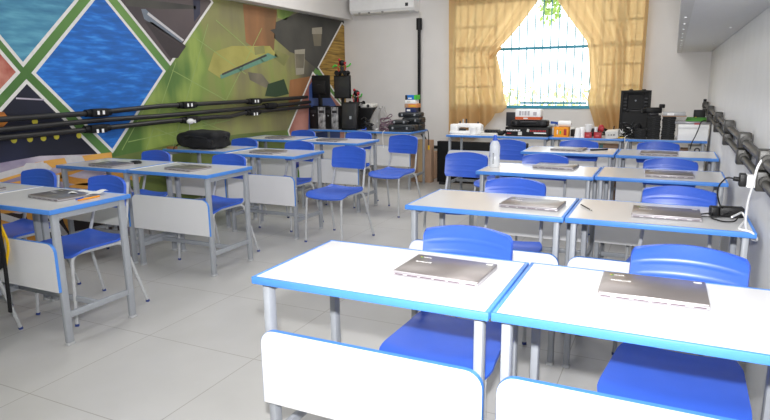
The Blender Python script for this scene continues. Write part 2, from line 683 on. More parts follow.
def right_curtain(u, v):
    zb = .70 + .05 * math.sin(u * 5)
    z = 2.80 + (zb - 2.80) * v
    xl, xr = interp(ER, z), XR0
    x = xl + (xr - xl) * u
    fold = .034 * math.sin(u * 26 + 3 * u * u + .3 * math.sin(z * 1.4)) + .004 * math.sin(u * 67 + z * .8) + .03 * (1 - u) ** 2 * math.sin(u * 16 + z * 4)
    return (x, CY + fold, z)


ct2 = empty('curtain', (XR0, CY, 2.80), 0, 'tan curtain on the right of the window, hanging behind the black loudspeaker', 'curtain', 'tan window curtains')
rc = MB().sheet(right_curtain, 90, 60, CURT).build('cloth', ct2, smooth=80)
rc.matrix_parent_inverse = Matrix.Translation((-XR0, -CY, -2.80))
tag(MB().tube([(-3.12, CY, 2.83), (-.12, CY, 2.83)], .012, STEELC).build('curtain_rod'), 'thin curtain rod above the window holding both tan curtains', 'curtain rod')

# long hanging cabinet on the right wall, seen from underneath
cb = empty('wall_cabinet', (.2, 3.6, 1.71), 0, 'long light grey metal cabinet hung high along the right wall', 'cabinet')
MB().bx(-.205, .176, -4.4, 4.795, 0, .62, GREYM, bev=.004).build('body', cb)
st = MB().bx(-.200, -.150, -4.38, 4.785, -.004, .0005, OFFW).build('edge_strip', cb)
sc_ = MB()
for k in range(12):
    y = 4.70 - k * .42
    sc_.cyl((-.175, y, -.003), (-.175, y, -.009), .006, WHITE, 8)
sc_.build('screw_heads', cb)
sg = MB()
for y in (2.9, 1.0, -1.0):
    sg.cyl((.10, y, 0), (.10, y, -.006), .007, WHITE, 8)
sg.build('rivets', cb)

# air conditioner on the back wall
ac0, ac1 = (-4.446, 8.190, 2.419), (-3.412, 8.190, 2.426)
acx0, acx1 = ac0[0], ac1[0]
acz = 2.392
ac = empty('air_conditioner', ((acx0 + acx1) / 2 - .02, 8.40, acz), 0, 'white split air conditioner high on the back wall', 'air conditioner')
hw = (acx1 - acx0) / 2
b_ = MB()
b_.prism([(-hw, -.005, .0), (-hw, -.005, .30), (-hw, -.17, .30), (-hw, -.215, .24), (-hw, -.215, .05), (-hw, -.185, .015), (-hw, -.12, .0)], (2 * hw, 0, 0), WHITE)
b_.build('body', ac)
MB().box((-.02, -.170, .004), (2 * hw - .14, .075, .012), OFFW, rot=(math.radians(-14), 0, 0), bev=.003).build('louvre', ac)
hg = MB()
for k in (-.36, -.2, .02):
    hg.box((k, -.20, .013), (.03, .012, .022), DARK)
hg.build('louvre_hinges', ac)
d = MB()
d.bx(hw - .13, hw - .085, -.2175, -.214, .07, .115, DARK, bev=.001)
d.build('display', ac)
MB().bx(-.03, .03, -.2175, -.214, .255 - .06, .272 - .06, STEEL).build('badge', ac)
MB().tube([(hw - .01, -.05, .02), (hw + .03, -.03, -.01), (hw + .0, -.02, -.13)], .006, OFFW, 6, .03).build('drain_hose', ac)

# black vertical conduit beside the air conditioner
vp = MB()
px_ = (-3.412, 8.340, 1.714)[0]
e1 = (-3.124, 8.340, 0.418)
vp.tube([(px_, 8.345, 2.26), (px_, 8.345, .72), (px_ + .16, 8.345, e1[2] + .03), (-1.4, 8.345, e1[2] - .01)], .024, BLACK, 10, .08)
vo = tag(vp.build('conduit_pipe'), 'black vertical conduit pipe on the back wall below the air conditioner', 'pipe')
MB().cyl((px_, 8.345, 2.14), (px_, 8.345, 2.30), .042, BLACK, 14).build('end_coupling', vo)

# three black conduits on the mural wall
for zl, pts, lab in (
        (0, [(-4.635, 2.461, 1.140), (-4.635, 2.883, 1.147), (-4.635, 3.719, 1.156), (-4.635, 4.490, 1.188), (-4.635, 5.999, 1.192), (-4.635, 7.191, 1.211)], 'top black conduit of the three along the mural wall'),
        (1, [(-4.635, 2.447, 1.050), (-4.635, 2.871, 1.068), (-4.635, 3.773, 1.091), (-4.635, 4.479, 1.090), (-4.635, 5.914, 1.111), (-4.635, 7.264, 1.140)], 'middle black conduit of the three along the mural wall'),
        (2, [(-4.635, 2.438, 0.995), (-4.635, 2.862, 1.008), (-4.635, 3.721, 1.015), (-4.635, 4.472, 1.031), (-4.635, 5.282, 1.037), (-4.635, 5.537, 1.029), (-4.635, 5.795, 1.057), (-4.635, 7.259, 1.077)], 'bottom black conduit of the three along the mural wall')):
    o = tag(MB().tube(pts, .023, DKPIPE, 10).build('wall_conduit'), lab, 'pipe', 'mural wall conduits')
    cps = [[(-4.635, 3.760, 1.158), (-4.635, 4.864, 1.185), (-4.635, 5.999, 1.190)], [(-4.635, 6.320, 1.125)], [(-4.635, 3.731, 1.018), (-4.635, 4.891, 1.030), (-4.635, 5.967, 1.057)]][zl]
    for c in cps:
        q = MB().box((c[0] + .008, c[1], c[2]), (.07, .17, .072), BLACK, bev=.012)
        q.cyl((c[0], c[1] - .13, c[2]), (c[0], c[1] + .13, c[2]), .032, BLACK, 12)
        jo = q.build('coupling', o)
        if zl != 1:
            for k in (-.03, .025):
                s_ = MB()
                s_.box((c[0] + .044, c[1] + k, c[2] + (.0 if zl == 0 else -.02)), (.004, .022, .034), WHITE)
                s_.build('white_mark', jo)
wp = (4.847, 1.035)
tag(MB().sph((-4.59, wp[0], wp[1] - .02), (.028, .05, .03), WHITE).tube([(-4.585, wp[0] - .02, wp[1]), (-4.585, wp[0] - .03, wp[1] - .18), (-4.60, wp[0] - .03, wp[1] - .36)], .0022, OFFW, 6, .05).build('power_plug'),
    'white plug with a hanging cord on the lowest mural wall conduit', 'plug')

# two conduits with junction boxes on the right wall
rz_up, rz_lo = 1.072, .993
rp_ = empty('wall_conduit', (.346, 4.5, 1.0), 0, 'pair of dark conduits with junction boxes along the right wall', 'conduit')
for z, r in ((rz_up, .019), (rz_lo, .017)):
    MB().tube([(0, -3.4, z - 1.02), (0, 3.62, z - 1.0 + .018)], r, DKPIPER, 12).build('pipe', rp_)
for yb in (7.9, 6.75, 5.55, 4.50, 3.52, 2.71, 1.4):
    zu, zl_ = rz_up - 1.0 + (yb - 2.7) * .004, rz_lo - 1.004 + (yb - 2.7) * .004
    j = MB()
    for zz in (zu, zl_):
        j.box((-.004, yb - 4.5, zz), (.056, .078, .0775), DKPIPER, bev=.005)
        j.cyl((0, yb - 4.5 - .050, zz), (0, yb - 4.5 + .050, zz), .0225, DKPIPER, 12)
    jb = j.build('junction_box', rp_)
    for zz in (zu, zl_):
        MB().cyl((-.004, yb - 4.5 - .0385, zz), (-.004, yb - 4.5 - .0415, zz), .022, BLACK, 16).build('cover_ring', jb)
tag(MB().box((0, 0, 0), (.05, .08, .05), BLACK, bev=.006).cyl((0, 0, .02), (0, 0, .07), .018, BLACK, 10).build('socket_box', loc=(.342, 8.12, 1.085)), 'small black socket box at the far end of the right wall conduits', 'socket')

# ---------------------------------------------------------------- mural on the left wall
M_GREEN = ramp_mat('mural_green', [(.25, (70, 112, 52)), (.5, (96, 140, 70)), (.75, (120, 160, 84))], scale=(1, .8, .8))
M_WHITE = mat('mural_white_line', (228, 226, 222), 0.5)
M_BLUE = ramp_mat('mural_code_blue', [(.30, (22, 92, 168)), (.48, (25, 102, 190)), (.57, (30, 116, 208)), (.72, (62, 148, 228))], scale=(1, 5, 30), detail=6)
M_TEAL = ramp_mat('mural_teal', [(.3, (52, 110, 150)), (.5, (72, 140, 172)), (.7, (104, 172, 196))], scale=(1, 3, 16), detail=6)
M_MAUVE = ramp_mat('mural_mauve', [(.3, (66, 58, 62)), (.7, (96, 84, 86))], scale=(1, 1.2, 1.2))
M_NIGHT = ramp_mat('mural_night', [(.3, (12, 13, 26)), (.6, (20, 24, 46)), (.8, (34, 40, 74))], scale=(1, 1.2, 2.4))
M_SKIN = ramp_mat('mural_pink', [(.35, (170, 84, 70)), (.5, (206, 140, 122)), (.65, (228, 190, 180))], scale=(1, 4, 4))
M_GOLD = ramp_mat('mural_gold', [(.35, (110, 84, 26)), (.5, (160, 124, 48)), (.7, (196, 160, 80))], scale=(1, 3.0, 60), detail=5)
M_CORAL = ramp_mat('mural_coral', [(.3, (150, 92, 80)), (.7, (206, 150, 136))], scale=(1, 2, 2))
M_BLUE2 = mat('mural_slate_blue', (58, 82, 140), .5)
M_YG = ramp_mat('mural_yellow_green', [(.3, (74, 102, 52)), (.5, (110, 136, 66)), (.7, (166, 182, 98))], scale=(1, 5, .5), detail=3)
M_OLIVE = ramp_mat('mural_olive', [(.3, (104, 110, 62)), (.5, (138, 136, 84)), (.7, (166, 158, 106))], scale=(1, 1.6, 1.6), detail=3)
M_BROWN = ramp_mat('mural_brown', [(.3, (120, 88, 58)), (.7, (164, 112, 72))], scale=(1, 3, 1))
M_TAUPE = ramp_mat('mural_taupe', [(.3, (84, 82, 70)), (.5, (112, 106, 90)), (.7, (140, 130, 108))], scale=(1, 1.8, 1.8), detail=3)
M_DKG = ramp_mat('mural_dark_grey', [(.3, (52, 52, 50)), (.7, (78, 76, 70))], scale=(1, 2, 2))
M_GRID = mat('mural_grid_line', (146, 168, 100), .6)
M_ORNG = ramp_mat('mural_orange_cable', [(.3, (196, 130, 46)), (.7, (232, 176, 90))], scale=(1, 2, 9))
M_LILAC = ramp_mat('mural_lilac', [(.3, (128, 118, 150)), (.7, (206, 196, 206))], scale=(1, 2.5, 5))
M_CONN = mat('mural_pale_grey', (204, 202, 204), .5)
M_YDOT = mat('mural_yellow_dot', (216, 204, 66), .5)
M_GLOW = ramp_mat('mural_orange_glow', [(.35, (120, 60, 30)), (.55, (236, 150, 60)), (.7, (255, 226, 170))], scale=(1, 3, 6))
M_STEELB = mat('mural_pen_grey', (112, 122, 136), .4)
M_TURQ = mat('mural_turquoise', (96, 140, 120), .5)
def blurred_scene():
    m = bpy.data.materials.new('mural_blurred_photograph')
    m.use_nodes = True
    nt = m.node_tree
    b = nt.nodes['Principled BSDF']
    b.inputs['Roughness'].default_value = .5
    tc = nt.nodes.new('ShaderNodeTexCoord')
    sx = nt.nodes.new('ShaderNodeSeparateXYZ')
    nt.links.new(tc.outputs['Object'], sx.inputs[0])
    mr = nt.nodes.new('ShaderNodeMapRange')
    mr.inputs['From Min'].default_value = 3.6
    mr.inputs['From Max'].default_value = 8.3
    nt.links.new(sx.outputs['Y'], mr.inputs['Value'])
    acc = mr.outputs['Result']
    for sc_n, amt in (((1, 1.3, 1.1), .85), ((1, 7.0, .5), .22)):
        mp = nt.nodes.new('ShaderNodeMapping')
        mp.inputs['Scale'].default_value = sc_n
        nt.links.new(tc.outputs['Object'], mp.inputs['Vector'])
        nz = nt.nodes.new('ShaderNodeTexNoise')
        nz.inputs['Scale'].default_value = 1.0
        nz.inputs['Detail'].default_value = 2.5
        nt.links.new(mp.outputs['Vector'], nz.inputs['Vector'])
        ma = nt.nodes.new('ShaderNodeMath')
        ma.operation = 'MULTIPLY_ADD'
        ma.inputs[1].default_value = amt
        nt.links.new(nz.outputs['Fac'], ma.inputs[0])
        nt.links.new(acc, ma.inputs[2])
        acc = ma.outputs[0]
    sb = nt.nodes.new('ShaderNodeMath')
    sb.operation = 'SUBTRACT'
    sb.inputs[1].default_value = .535
    nt.links.new(acc, sb.inputs[0])
    rp = nt.nodes.new('ShaderNodeValToRGB')
    els = rp.color_ramp.elements
    stops = [(.0, (66, 98, 48)), (.16, (88, 122, 56)), (.27, (150, 170, 84)), (.36, (122, 146, 70)), (.48, (140, 142, 84)), (.60, (126, 122, 84)), (.74, (106, 100, 80)), (.90, (70, 68, 62))]
    while len(els) < len(stops):
        els.new(.5)
    for e, (pos, c) in zip(els, stops):
        e.position = pos
        e.color = lin(c) + (1,)
    nt.links.new(sb.outputs[0], rp.inputs['Fac'])
    nt.links.new(rp.outputs['Color'], b.inputs['Base Color'])
    return m


M_SCENE = blurred_scene()
M_CYL = mat('mural_dim_cylinder', (156, 150, 134), .5)
MU = MB()
LAY = [0]


def mu(pts, m, lay, border=0.0):
    """one printed shape on the mural; pts are (y, z) on the wall"""
    if border > 0:
        n = len(pts)
        c2 = []
        area = sum(pts[i][0] * pts[(i + 1) % n][1] - pts[(i + 1) % n][0] * pts[i][1] for i in range(n))
        sg_ = 1 if area > 0 else -1
        for i in range(n):
            a, b, c = Vector(pts[i - 1]), Vector(pts[i]), Vector(pts[(i + 1) % n])
            e1, e2 = (b - a).normalized(), (c - b).normalized()
            n1, n2 = Vector((e1.y, -e1.x)) * sg_, Vector((e2.y, -e2.x)) * sg_
            h = (n1 + n2)
            h = h.normalized() / max(.3, h.normalized().dot(n1))
            c2.append(b + h * border)
        mu([tuple(q) for q in c2], M_WHITE, lay - 1)
    x = XL + .002 + .0006 * lay
    yc = lambda q: (x, min(max(q[0], .2), YB - .003), min(max(q[1], .002), 2.338))
    # clip to the wall rectangle
    P = [tuple(q) for q in pts]
    for ax, lim, keep in ((0, .2, 1), (0, YB - .003, -1), (1, .002, 1), (1, 2.338, -1)):
        out = []
        for i in range(len(P)):
            a, b = P[i - 1], P[i]
            ia, ib = keep * (a[ax] - lim) >= 0, keep * (b[ax] - lim) >= 0
            if ia != ib:
                t_ = (lim - a[ax]) / (b[ax] - a[ax])
                out.append((a[0] + t_ * (b[0] - a[0]), a[1] + t_ * (b[1] - a[1])))
            if ib:
                out.append(b)
        P = out
        if len(P) < 3:
            return
    MU.poly([(x, q[0], q[1]) for q in P], m)


def ribbon(pts, wdt, m, lay, n=26):
    """curved band along pts"""
    P = [Vector(q) for q in pts]
    C = []
    for i in range(len(P) - 1):
        p0, p1, p2, p3 = P[max(i - 1, 0)], P[i], P[i + 1], P[min(i + 2, len(P) - 1)]
        for k in range(8):
            t_ = k / 8
            C.append(.5 * ((2 * p1) + (p2 - p0) * t_ + (2 * p0 - 5 * p1 + 4 * p2 - p3) * t_ ** 2 + (3 * p1 - p0 - 3 * p2 + p3) * t_ ** 3))
    C.append(P[-1])
    x = XL + .002 + .0006 * lay
    A, Bq = [], []
    for i, c in enumerate(C):
        d_ = (C[min(i + 1, len(C) - 1)] - C[max(i - 1, 0)]).normalized()
        nn = Vector((-d_.y, d_.x)) * wdt / 2
        A.append(MU.bm.verts.new((x, c.x + nn.x, c.y + nn.y)))
        Bq.append(MU.bm.verts.new((x, c.x - nn.x, c.y - nn.y)))
    for i in range(len(C) - 1):
        fa = MU.bm.faces.new((A[i], A[i + 1], Bq[i + 1], Bq[i]))
        fa.material_index = MU.mi(m)


def dot(c, r, m, lay):
    mu([(c[0] + r * math.cos(k * PI / 5), c[1] + r * math.sin(k * PI / 5)) for k in range(10)], m, lay)


mu([(.2, .002), (YB, .002), (YB, 2.338), (.2, 2.338)], M_GREEN, 0)
# big photograph on the right part of the mural
mu([(4.720, 1.584), (5.478, 2.355), (8.676, 2.735), (8.429, 2.338), (7.537, 1.628), (6.741, 0.770), (6.574, -1.292), (3.751, -0.415), (3.900, 0.751)], M_SCENE, 1)
mu([(3.766, 0.729), (4.627, 0.784), (5.758, 0.808), (6.742, 0.784), (6.574, -1.292), (3.622, -0.375)], ramp_mat('mural_moss', [(.3, (84, 100, 48)), (.7, (122, 134, 72))], scale=(1, 1.5, 1.5)), 2)
mu([(6.608, 2.172), (7.176, 2.350), (8.429, 2.323), (7.707, 1.702), (6.895, 1.811), (6.548, 1.971)], M_DKG, 3)
mu([(6.470, 2.064), (6.646, 2.101), (8.085, 1.712), (7.588, 1.586)], M_DKG, 4)
mu([(6.627, 2.394), (7.080, 2.366), (6.834, 2.216), (6.656, 2.226)], M_YG, 3)
mu([(5.960, 2.323), (6.643, 2.323), (6.535, 1.821), (6.398, 1.717), (5.975, 1.890)], M_BROWN, 3)
mu([(5.398, 1.750), (5.713, 1.831), (6.453, 1.867), (6.615, 1.737), (5.468, 1.466), (5.280, 1.552)], ramp_mat('mural_straw', [(.3, (150, 146, 74)), (.7, (190, 180, 104))], scale=(1, 2, 2)), 4)
mu([(5.472, 1.500), (6.403, 1.779), (6.593, 1.736), (5.484, 1.455)], M_TURQ, 5)
mu([(5.507, 1.517), (6.359, 1.759), (6.379, 1.741), (5.505, 1.494)], M_DKG, 6)
mu([(6.124, 1.839), (6.328, 1.867), (6.340, 1.776), (6.135, 1.744)], M_OLIVE, 6)
mu([(6.369, 1.394), (6.727, 1.457), (6.827, 1.260), (6.528, 1.227), (6.293, 1.246)], mat('mural_dark_green', (44, 66, 44), .5), 4)
mu([(5.980, 1.539), (6.255, 1.518), (6.412, 1.394), (6.323, 1.345), (6.009, 1.444)], M_TAUPE, 3)
mu([(7.004, 1.842), (7.265, 1.866), (7.215, 1.526), (7.015, 1.511)], M_CYL, 5)
mu([(7.017, 1.790), (7.247, 1.798), (7.208, 1.608), (7.022, 1.605)], M_TAUPE, 6)
mu([(7.467, 2.162), (7.739, 2.196), (7.694, 1.928), (7.503, 1.918)], M_TAUPE, 5)
mu([(7.467, 2.162), (7.739, 2.196), (7.733, 2.098), (7.461, 2.080)], M_CYL, 6)
mu([(6.578, 1.823), (6.890, 1.759), (6.741, 1.625), (6.526, 1.721)], M_OLIVE, 4)
mu([(6.865, 1.444), (7.421, 1.500), (7.088, 1.173), (6.784, 1.022)], M_BROWN, 3)
for a_, b_2 in (((122, 150), (158, 66)), ((150, 152), (176, 60)), ((170, 66), (270, 130)), ((150, 100), (250, 140)), ((140, 118), (212, 150)), ((170, 150), (210, 40)), ((215, 120), (262, 30)), ((216, 34), (262, 70)), ((130, 140), (290, 110)), ((190, 30), (240, 60))):
    pass
for s_ in ([(4.020, 0.794), (4.538, 1.404)], [(4.307, 0.765), (4.808, 1.626)], [(4.743, 1.544), (5.717, 1.142)], [(4.416, 1.250), (5.509, 0.851)], [(4.266, 1.043), (5.249, 0.644)], [(4.649, 0.729), (5.332, 2.046)], [(5.313, 0.945), (6.306, 2.076)], [(5.467, 2.099), (6.310, 1.665)], [(4.099, 0.863), (5.593, 0.985)], [(5.043, 1.921), (5.939, 1.515)]):
    ribbon(s_, .009, M_GRID, 5)
# framed pictures
bw = .028
mu([(2.824, 2.027), (3.161, 1.583), (3.675, 2.093), (4.366, 2.806), (3.301, 2.730)], M_TEAL, 3, bw)
mu([(3.258, 1.498), (3.958, 2.192), (4.620, 1.532), (3.914, 0.815)], M_BLUE, 3, bw)
mu([(4.152, 2.189), (4.725, 1.624), (5.406, 2.284), (4.875, 2.912)], M_MAUVE, 7, bw)
mu([(3.092, 1.504), (2.923, 1.723), (2.478, 1.497), (2.860, 1.294)], M_SKIN, 3, bw)
mu([(3.169, 1.412), (2.583, 0.884), (2.287, -1.072), (4.148, -2.107), (4.399, 0.011), (3.867, 0.661)], M_NIGHT, 3, bw)
# pen and keyboard in the mauve picture
mu([(4.409, 2.110), (4.465, 2.116), (4.494, 2.095), (4.948, 1.854), (4.901, 1.821), (4.435, 2.020)], M_STEELB, 8)
mu([(4.493, 2.090), (4.948, 1.854), (4.925, 1.840), (4.478, 2.066)], M_CONN, 9)
mu([(4.444, 1.993), (4.532, 2.000), (4.970, 1.794), (4.841, 1.667), (4.730, 1.664)], mat('mural_shadow_print', (54, 46, 50), .5), 8)
mu([(4.233, 2.119), (4.651, 2.134), (5.162, 2.186), (5.165, 2.217), (4.726, 2.209), (4.407, 2.192), (4.219, 2.188)], M_DKG, 8)
mu([(5.127, 2.273), (5.234, 2.285), (5.218, 2.140), (5.117, 2.049)], mat('mural_navy', (40, 44, 70), .5), 8)
# night city and network cables
mu([(3.064, 1.308), (3.298, 1.290), (3.296, 1.278), (3.062, 1.296)], M_LILAC, 4)
mu([(2.635, 1.229), (2.953, 1.200), (2.991, 1.136), (2.920, 1.079), (2.616, 1.100)], M_GLOW, 4)
for c in ((3.194, 1.112), (3.000, 0.979), (3.132, 0.975), (3.249, 0.973), (3.367, 0.976), (3.581, 0.967)):
    dot(c, .026, M_YDOT, 5)
mu([(2.570, 0.797), (3.198, 0.830), (3.773, 0.783), (3.889, 0.658), (4.399, 0.011), (4.377, -0.175), (2.470, 0.138)], M_LILAC, 4)
for s_, w_ in (([(2.548, 0.652), (2.848, 0.697), (3.187, 0.748), (3.562, 0.753), (3.900, 0.751)], .07), ([(2.537, 0.579), (2.917, 0.623), (3.278, 0.634), (3.656, 0.688), (3.978, 0.647)], .05), ([(3.351, 0.624), (3.637, 0.545), (3.946, 0.575), (4.197, 0.480)], .06), ([(2.663, 0.464), (3.056, 0.435), (3.335, 0.505), (3.652, 0.506), (4.062, 0.382)], .06), ([(3.032, 0.390), (3.095, 0.224), (3.181, 0.064), (3.307, -0.113)], .06), ([(2.796, 0.341), (3.021, 0.190), (3.252, -0.097), (3.299, -0.461)], .07), ([(3.325, 0.437), (3.357, 0.254), (3.409, 0.061), (3.252, -0.097)], .05), ([(2.753, 0.043), (3.004, 0.075), (3.315, 0.084), (3.675, 0.034)], .05)):
    ribbon(s_, w_, M_ORNG, 6)
for s_ in ([(2.696, 0.689), (2.964, 0.728), (3.224, 0.760)], [(3.113, 0.475), (3.216, 0.318), (3.338, 0.115)], [(2.805, 0.403), (3.117, 0.253), (3.325, 0.296)]):
    ribbon(s_, .05, M_CONN, 7)
mu([(3.033, 0.751), (3.072, 0.787), (3.242, 0.766), (3.290, 0.718), (3.230, 0.675), (3.043, 0.701)], M_CONN, 8)
mu([(3.412, 0.797), (3.471, 0.808), (3.587, 0.786), (3.619, 0.720), (3.440, 0.716)], M_CONN, 8)
mu([(2.531, 0.543), (2.964, 0.387), (3.318, 0.385), (3.937, 0.326), (3.777, -0.934), (2.391, -0.386)], mat('mural_deep_brown', (44, 34, 36), .5), 5)
# gold, coral and slate pictures at the far end
mu([(8.332, 2.286), (8.456, 2.236), (8.901, 1.765), (8.843, 0.463), (8.391, 1.010), (7.619, 1.629)], M_GOLD, 7, bw)
mu([(7.449, 1.529), (6.788, 0.767), (7.014, 0.202), (8.118, -0.430), (8.387, 0.948)], M_CORAL, 6, bw)
mu([(7.332, 1.361), (7.557, 1.530), (8.196, 0.957), (8.162, 0.366), (7.241, 0.461)], M_BLUE2, 7)
tag(MU.build('wall_mural', smooth=0), 'large printed mural of tilted picture tiles with white borders covering the left wall', 'mural')
# ================================================================ furniture
def make_desk(w, d, glare_left=False, h=.76, panel=True):
    root = bpy.data.objects.new('school_desk', None)
    root.empty_display_size = .1
    COL.objects.link(root)
    th, e = .023, .013
    t = MB()
    t.bx(e, w - e, e, d - e, h - th, h, LAM)
    top = t.build('tabletop', root)
    b = MB()
    b.bx(0, w, 0, e, h - th - .001, h + .0006, EDGE, bev=.003)
    b.bx(0, w, d - e, d, h - th - .001, h + .0006, EDGE, bev=.003)
    b.bx(w - e, w, e * .9, d - e * .9, h - th - .001, h + .0006, EDGE, bev=.003)
    if not glare_left:
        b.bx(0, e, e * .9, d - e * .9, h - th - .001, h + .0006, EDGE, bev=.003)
    b.build('edge_band', top)
    if glare_left:
        o = MB().bx(0, e * 1.9, e * .9, d - e * .9, h - th - .001, h + .0015, EDGE_GLARE, bev=.002).build('edge_band', top)  # wider band carrying the painted window glare
        o['label'] = 'edge band with painted window glare'
    ix, iy = .036, .046
    zt = h - th - .002
    for x in (ix, w - ix):
        for y in (iy, d - iy):
            q = MB().box((x, y, zt / 2 + .006), (.028, .042, zt - .012), STEEL, bev=.008)
            lg = q.build('leg', root)
            MB().box((x, y, .008), (.032, .046, .016), STEELC, bev=.004).build('foot_cap', lg)
        MB().bx(x - .012, x + .012, iy + .02, d - iy - .02, zt - .034, zt, STEEL, bev=.004).build('apron_rail', root)
        MB().bx(x - .011, x + .011, iy + .019, d - iy - .019, .150, .186, STEEL, bev=.006).build('side_rail', root)
    MB().bx(ix + .010, w - ix - .010, d * .47, d * .47 + .022, .152, .184, STEEL, bev=.006).build('stretcher', root)
    if panel:
        x0, x1, z0, z1, r = .022, w - .014, .312, .577, .052
        pts = [(x0, z0)] + [(x0 + r - r * math.cos(a), z1 - r + r * math.sin(a)) for a in [k * PI / 2 / 6 for k in range(7)]] + \
              [(x1 - r + r * math.sin(a), z1 - r + r * math.cos(a)) for a in [k * PI / 2 / 6 for k in range(7)]] + [(x1, z0)]
        pn = MB().prism([(x, .004, z) for x, z in pts], (0, .017, 0), LAM).build('modesty_panel', root)
        rim = MB()
        rr = [(x + (.0009 if x > w / 2 else -.0009), z + (.0009 if z > z1 - r - .001 else 0)) for x, z in pts]
        t_ = bmesh.new()
        n = len(pts)
        V = [[t_.verts.new((q[0], yy, q[1])) for q in P_] for P_ in (pts, rr) for yy in (.0045, .0212)]
        for k in range(n - 1):
            a, b2, c, d2 = V
            t_.faces.new((c[k], c[k + 1], d2[k + 1], d2[k]))
            t_.faces.new((a[k], a[k + 1], c[k + 1], c[k]))
            t_.faces.new((b2[k], d2[k], d2[k + 1], b2[k + 1]))
        bmesh.ops.recalc_face_normals(t_, faces=t_.faces)
        rim._merge(t_, EDGE)
        rim.build('panel_edge_band', pn)
    return root


G_R, G_L, G_B = 'school desks of the right-hand block', 'school desks of the left-hand block', 'equipment tables along the back wall'
PROTO = {}
DESK_SPOTS = [
    # x, y, width, depth, painted glare on left edge, group, label
    (-1.212, 1.500, .802, .518, 0, G_R, 'white-topped desk nearest the camera, left one of the front pair with a closed laptop'),
    (-.405, 1.507, .775, .518, 0, G_R, 'white-topped desk in the front row by the right wall, cut off by the photo edge'),
    (-1.218, 2.780, .802, .518, 0, G_R, 'white-topped desk second row from the camera, just behind the front aisle-side desk'),
    (-.411, 2.785, .765, .518, 0, G_R, 'white-topped desk in the second row, carrying the black charger and looped cables'),
    (-1.236, 4.085, .802, .518, 0, G_R, 'white-topped desk in the third row, carrying the water bottle'),
    (-.430, 4.118, .775, .518, 0, G_R, 'white-topped desk in the third row beside the right wall'),
    (-1.220, 5.420, .802, .518, 0, G_R, 'white-topped desk in the rearmost right-hand row, its aisle-side member'),
    (-.408, 5.405, .775, .518, 0, G_R, 'white-topped desk in the rearmost right-hand row, beside the right wall'),
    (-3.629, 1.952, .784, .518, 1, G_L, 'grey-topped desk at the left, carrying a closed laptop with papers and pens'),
    (-4.415, 1.952, .784, .518, 0, G_L, 'grey-topped desk cut off by the left photo edge, against the mural wall'),
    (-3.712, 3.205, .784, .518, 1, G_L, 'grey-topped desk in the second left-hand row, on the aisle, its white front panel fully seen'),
    (-4.518, 3.206, .784, .518, 0, G_L, 'grey-topped desk in the second left-hand row, against the mural'),
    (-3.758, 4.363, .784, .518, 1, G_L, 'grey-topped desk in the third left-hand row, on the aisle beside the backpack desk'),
    (-4.627, 4.463, .784, .518, 0, G_L, 'desk against the mural carrying the black backpack'),
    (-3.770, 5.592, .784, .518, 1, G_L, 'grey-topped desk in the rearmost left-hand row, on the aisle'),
    (-4.648, 5.680, .784, .518, 0, G_L, 'grey-topped desk in the rearmost left-hand row, against the mural'),
    (-4.650, 7.200, .80, .56, 0, G_B, 'blue-edged table at the back left carrying the computer towers and monitors'),
    (-3.845, 7.100, .82, .60, 0, G_B, 'blue-edged table at the back left carrying the stacked black projector cases'),
    (-2.470, 6.900, 1.22, .55, 0, G_B, 'longer blue-edged table under the window carrying the white machine and black toolbox'),
    (-1.240, 6.940, .79, .52, 0, G_B, 'blue-edged table under the window carrying the orange carton and white cups'),
    (-.440, 6.940, .79, .55, 0, G_B, 'blue-edged table in the back right corner carrying the black stacks and white box'),
]
for x, y, w_, d_, wl, grp, lab in DESK_SPOTS:
    key = (w_, d_, wl)
    if key not in PROTO:
        o = PROTO[key] = make_desk(w_, d_, bool(wl))
    else:
        o = copy_tree(PROTO[key])
    o.location = (x, y, 0)
    tag(o, lab, 'desk' if grp != G_B else 'table', grp)


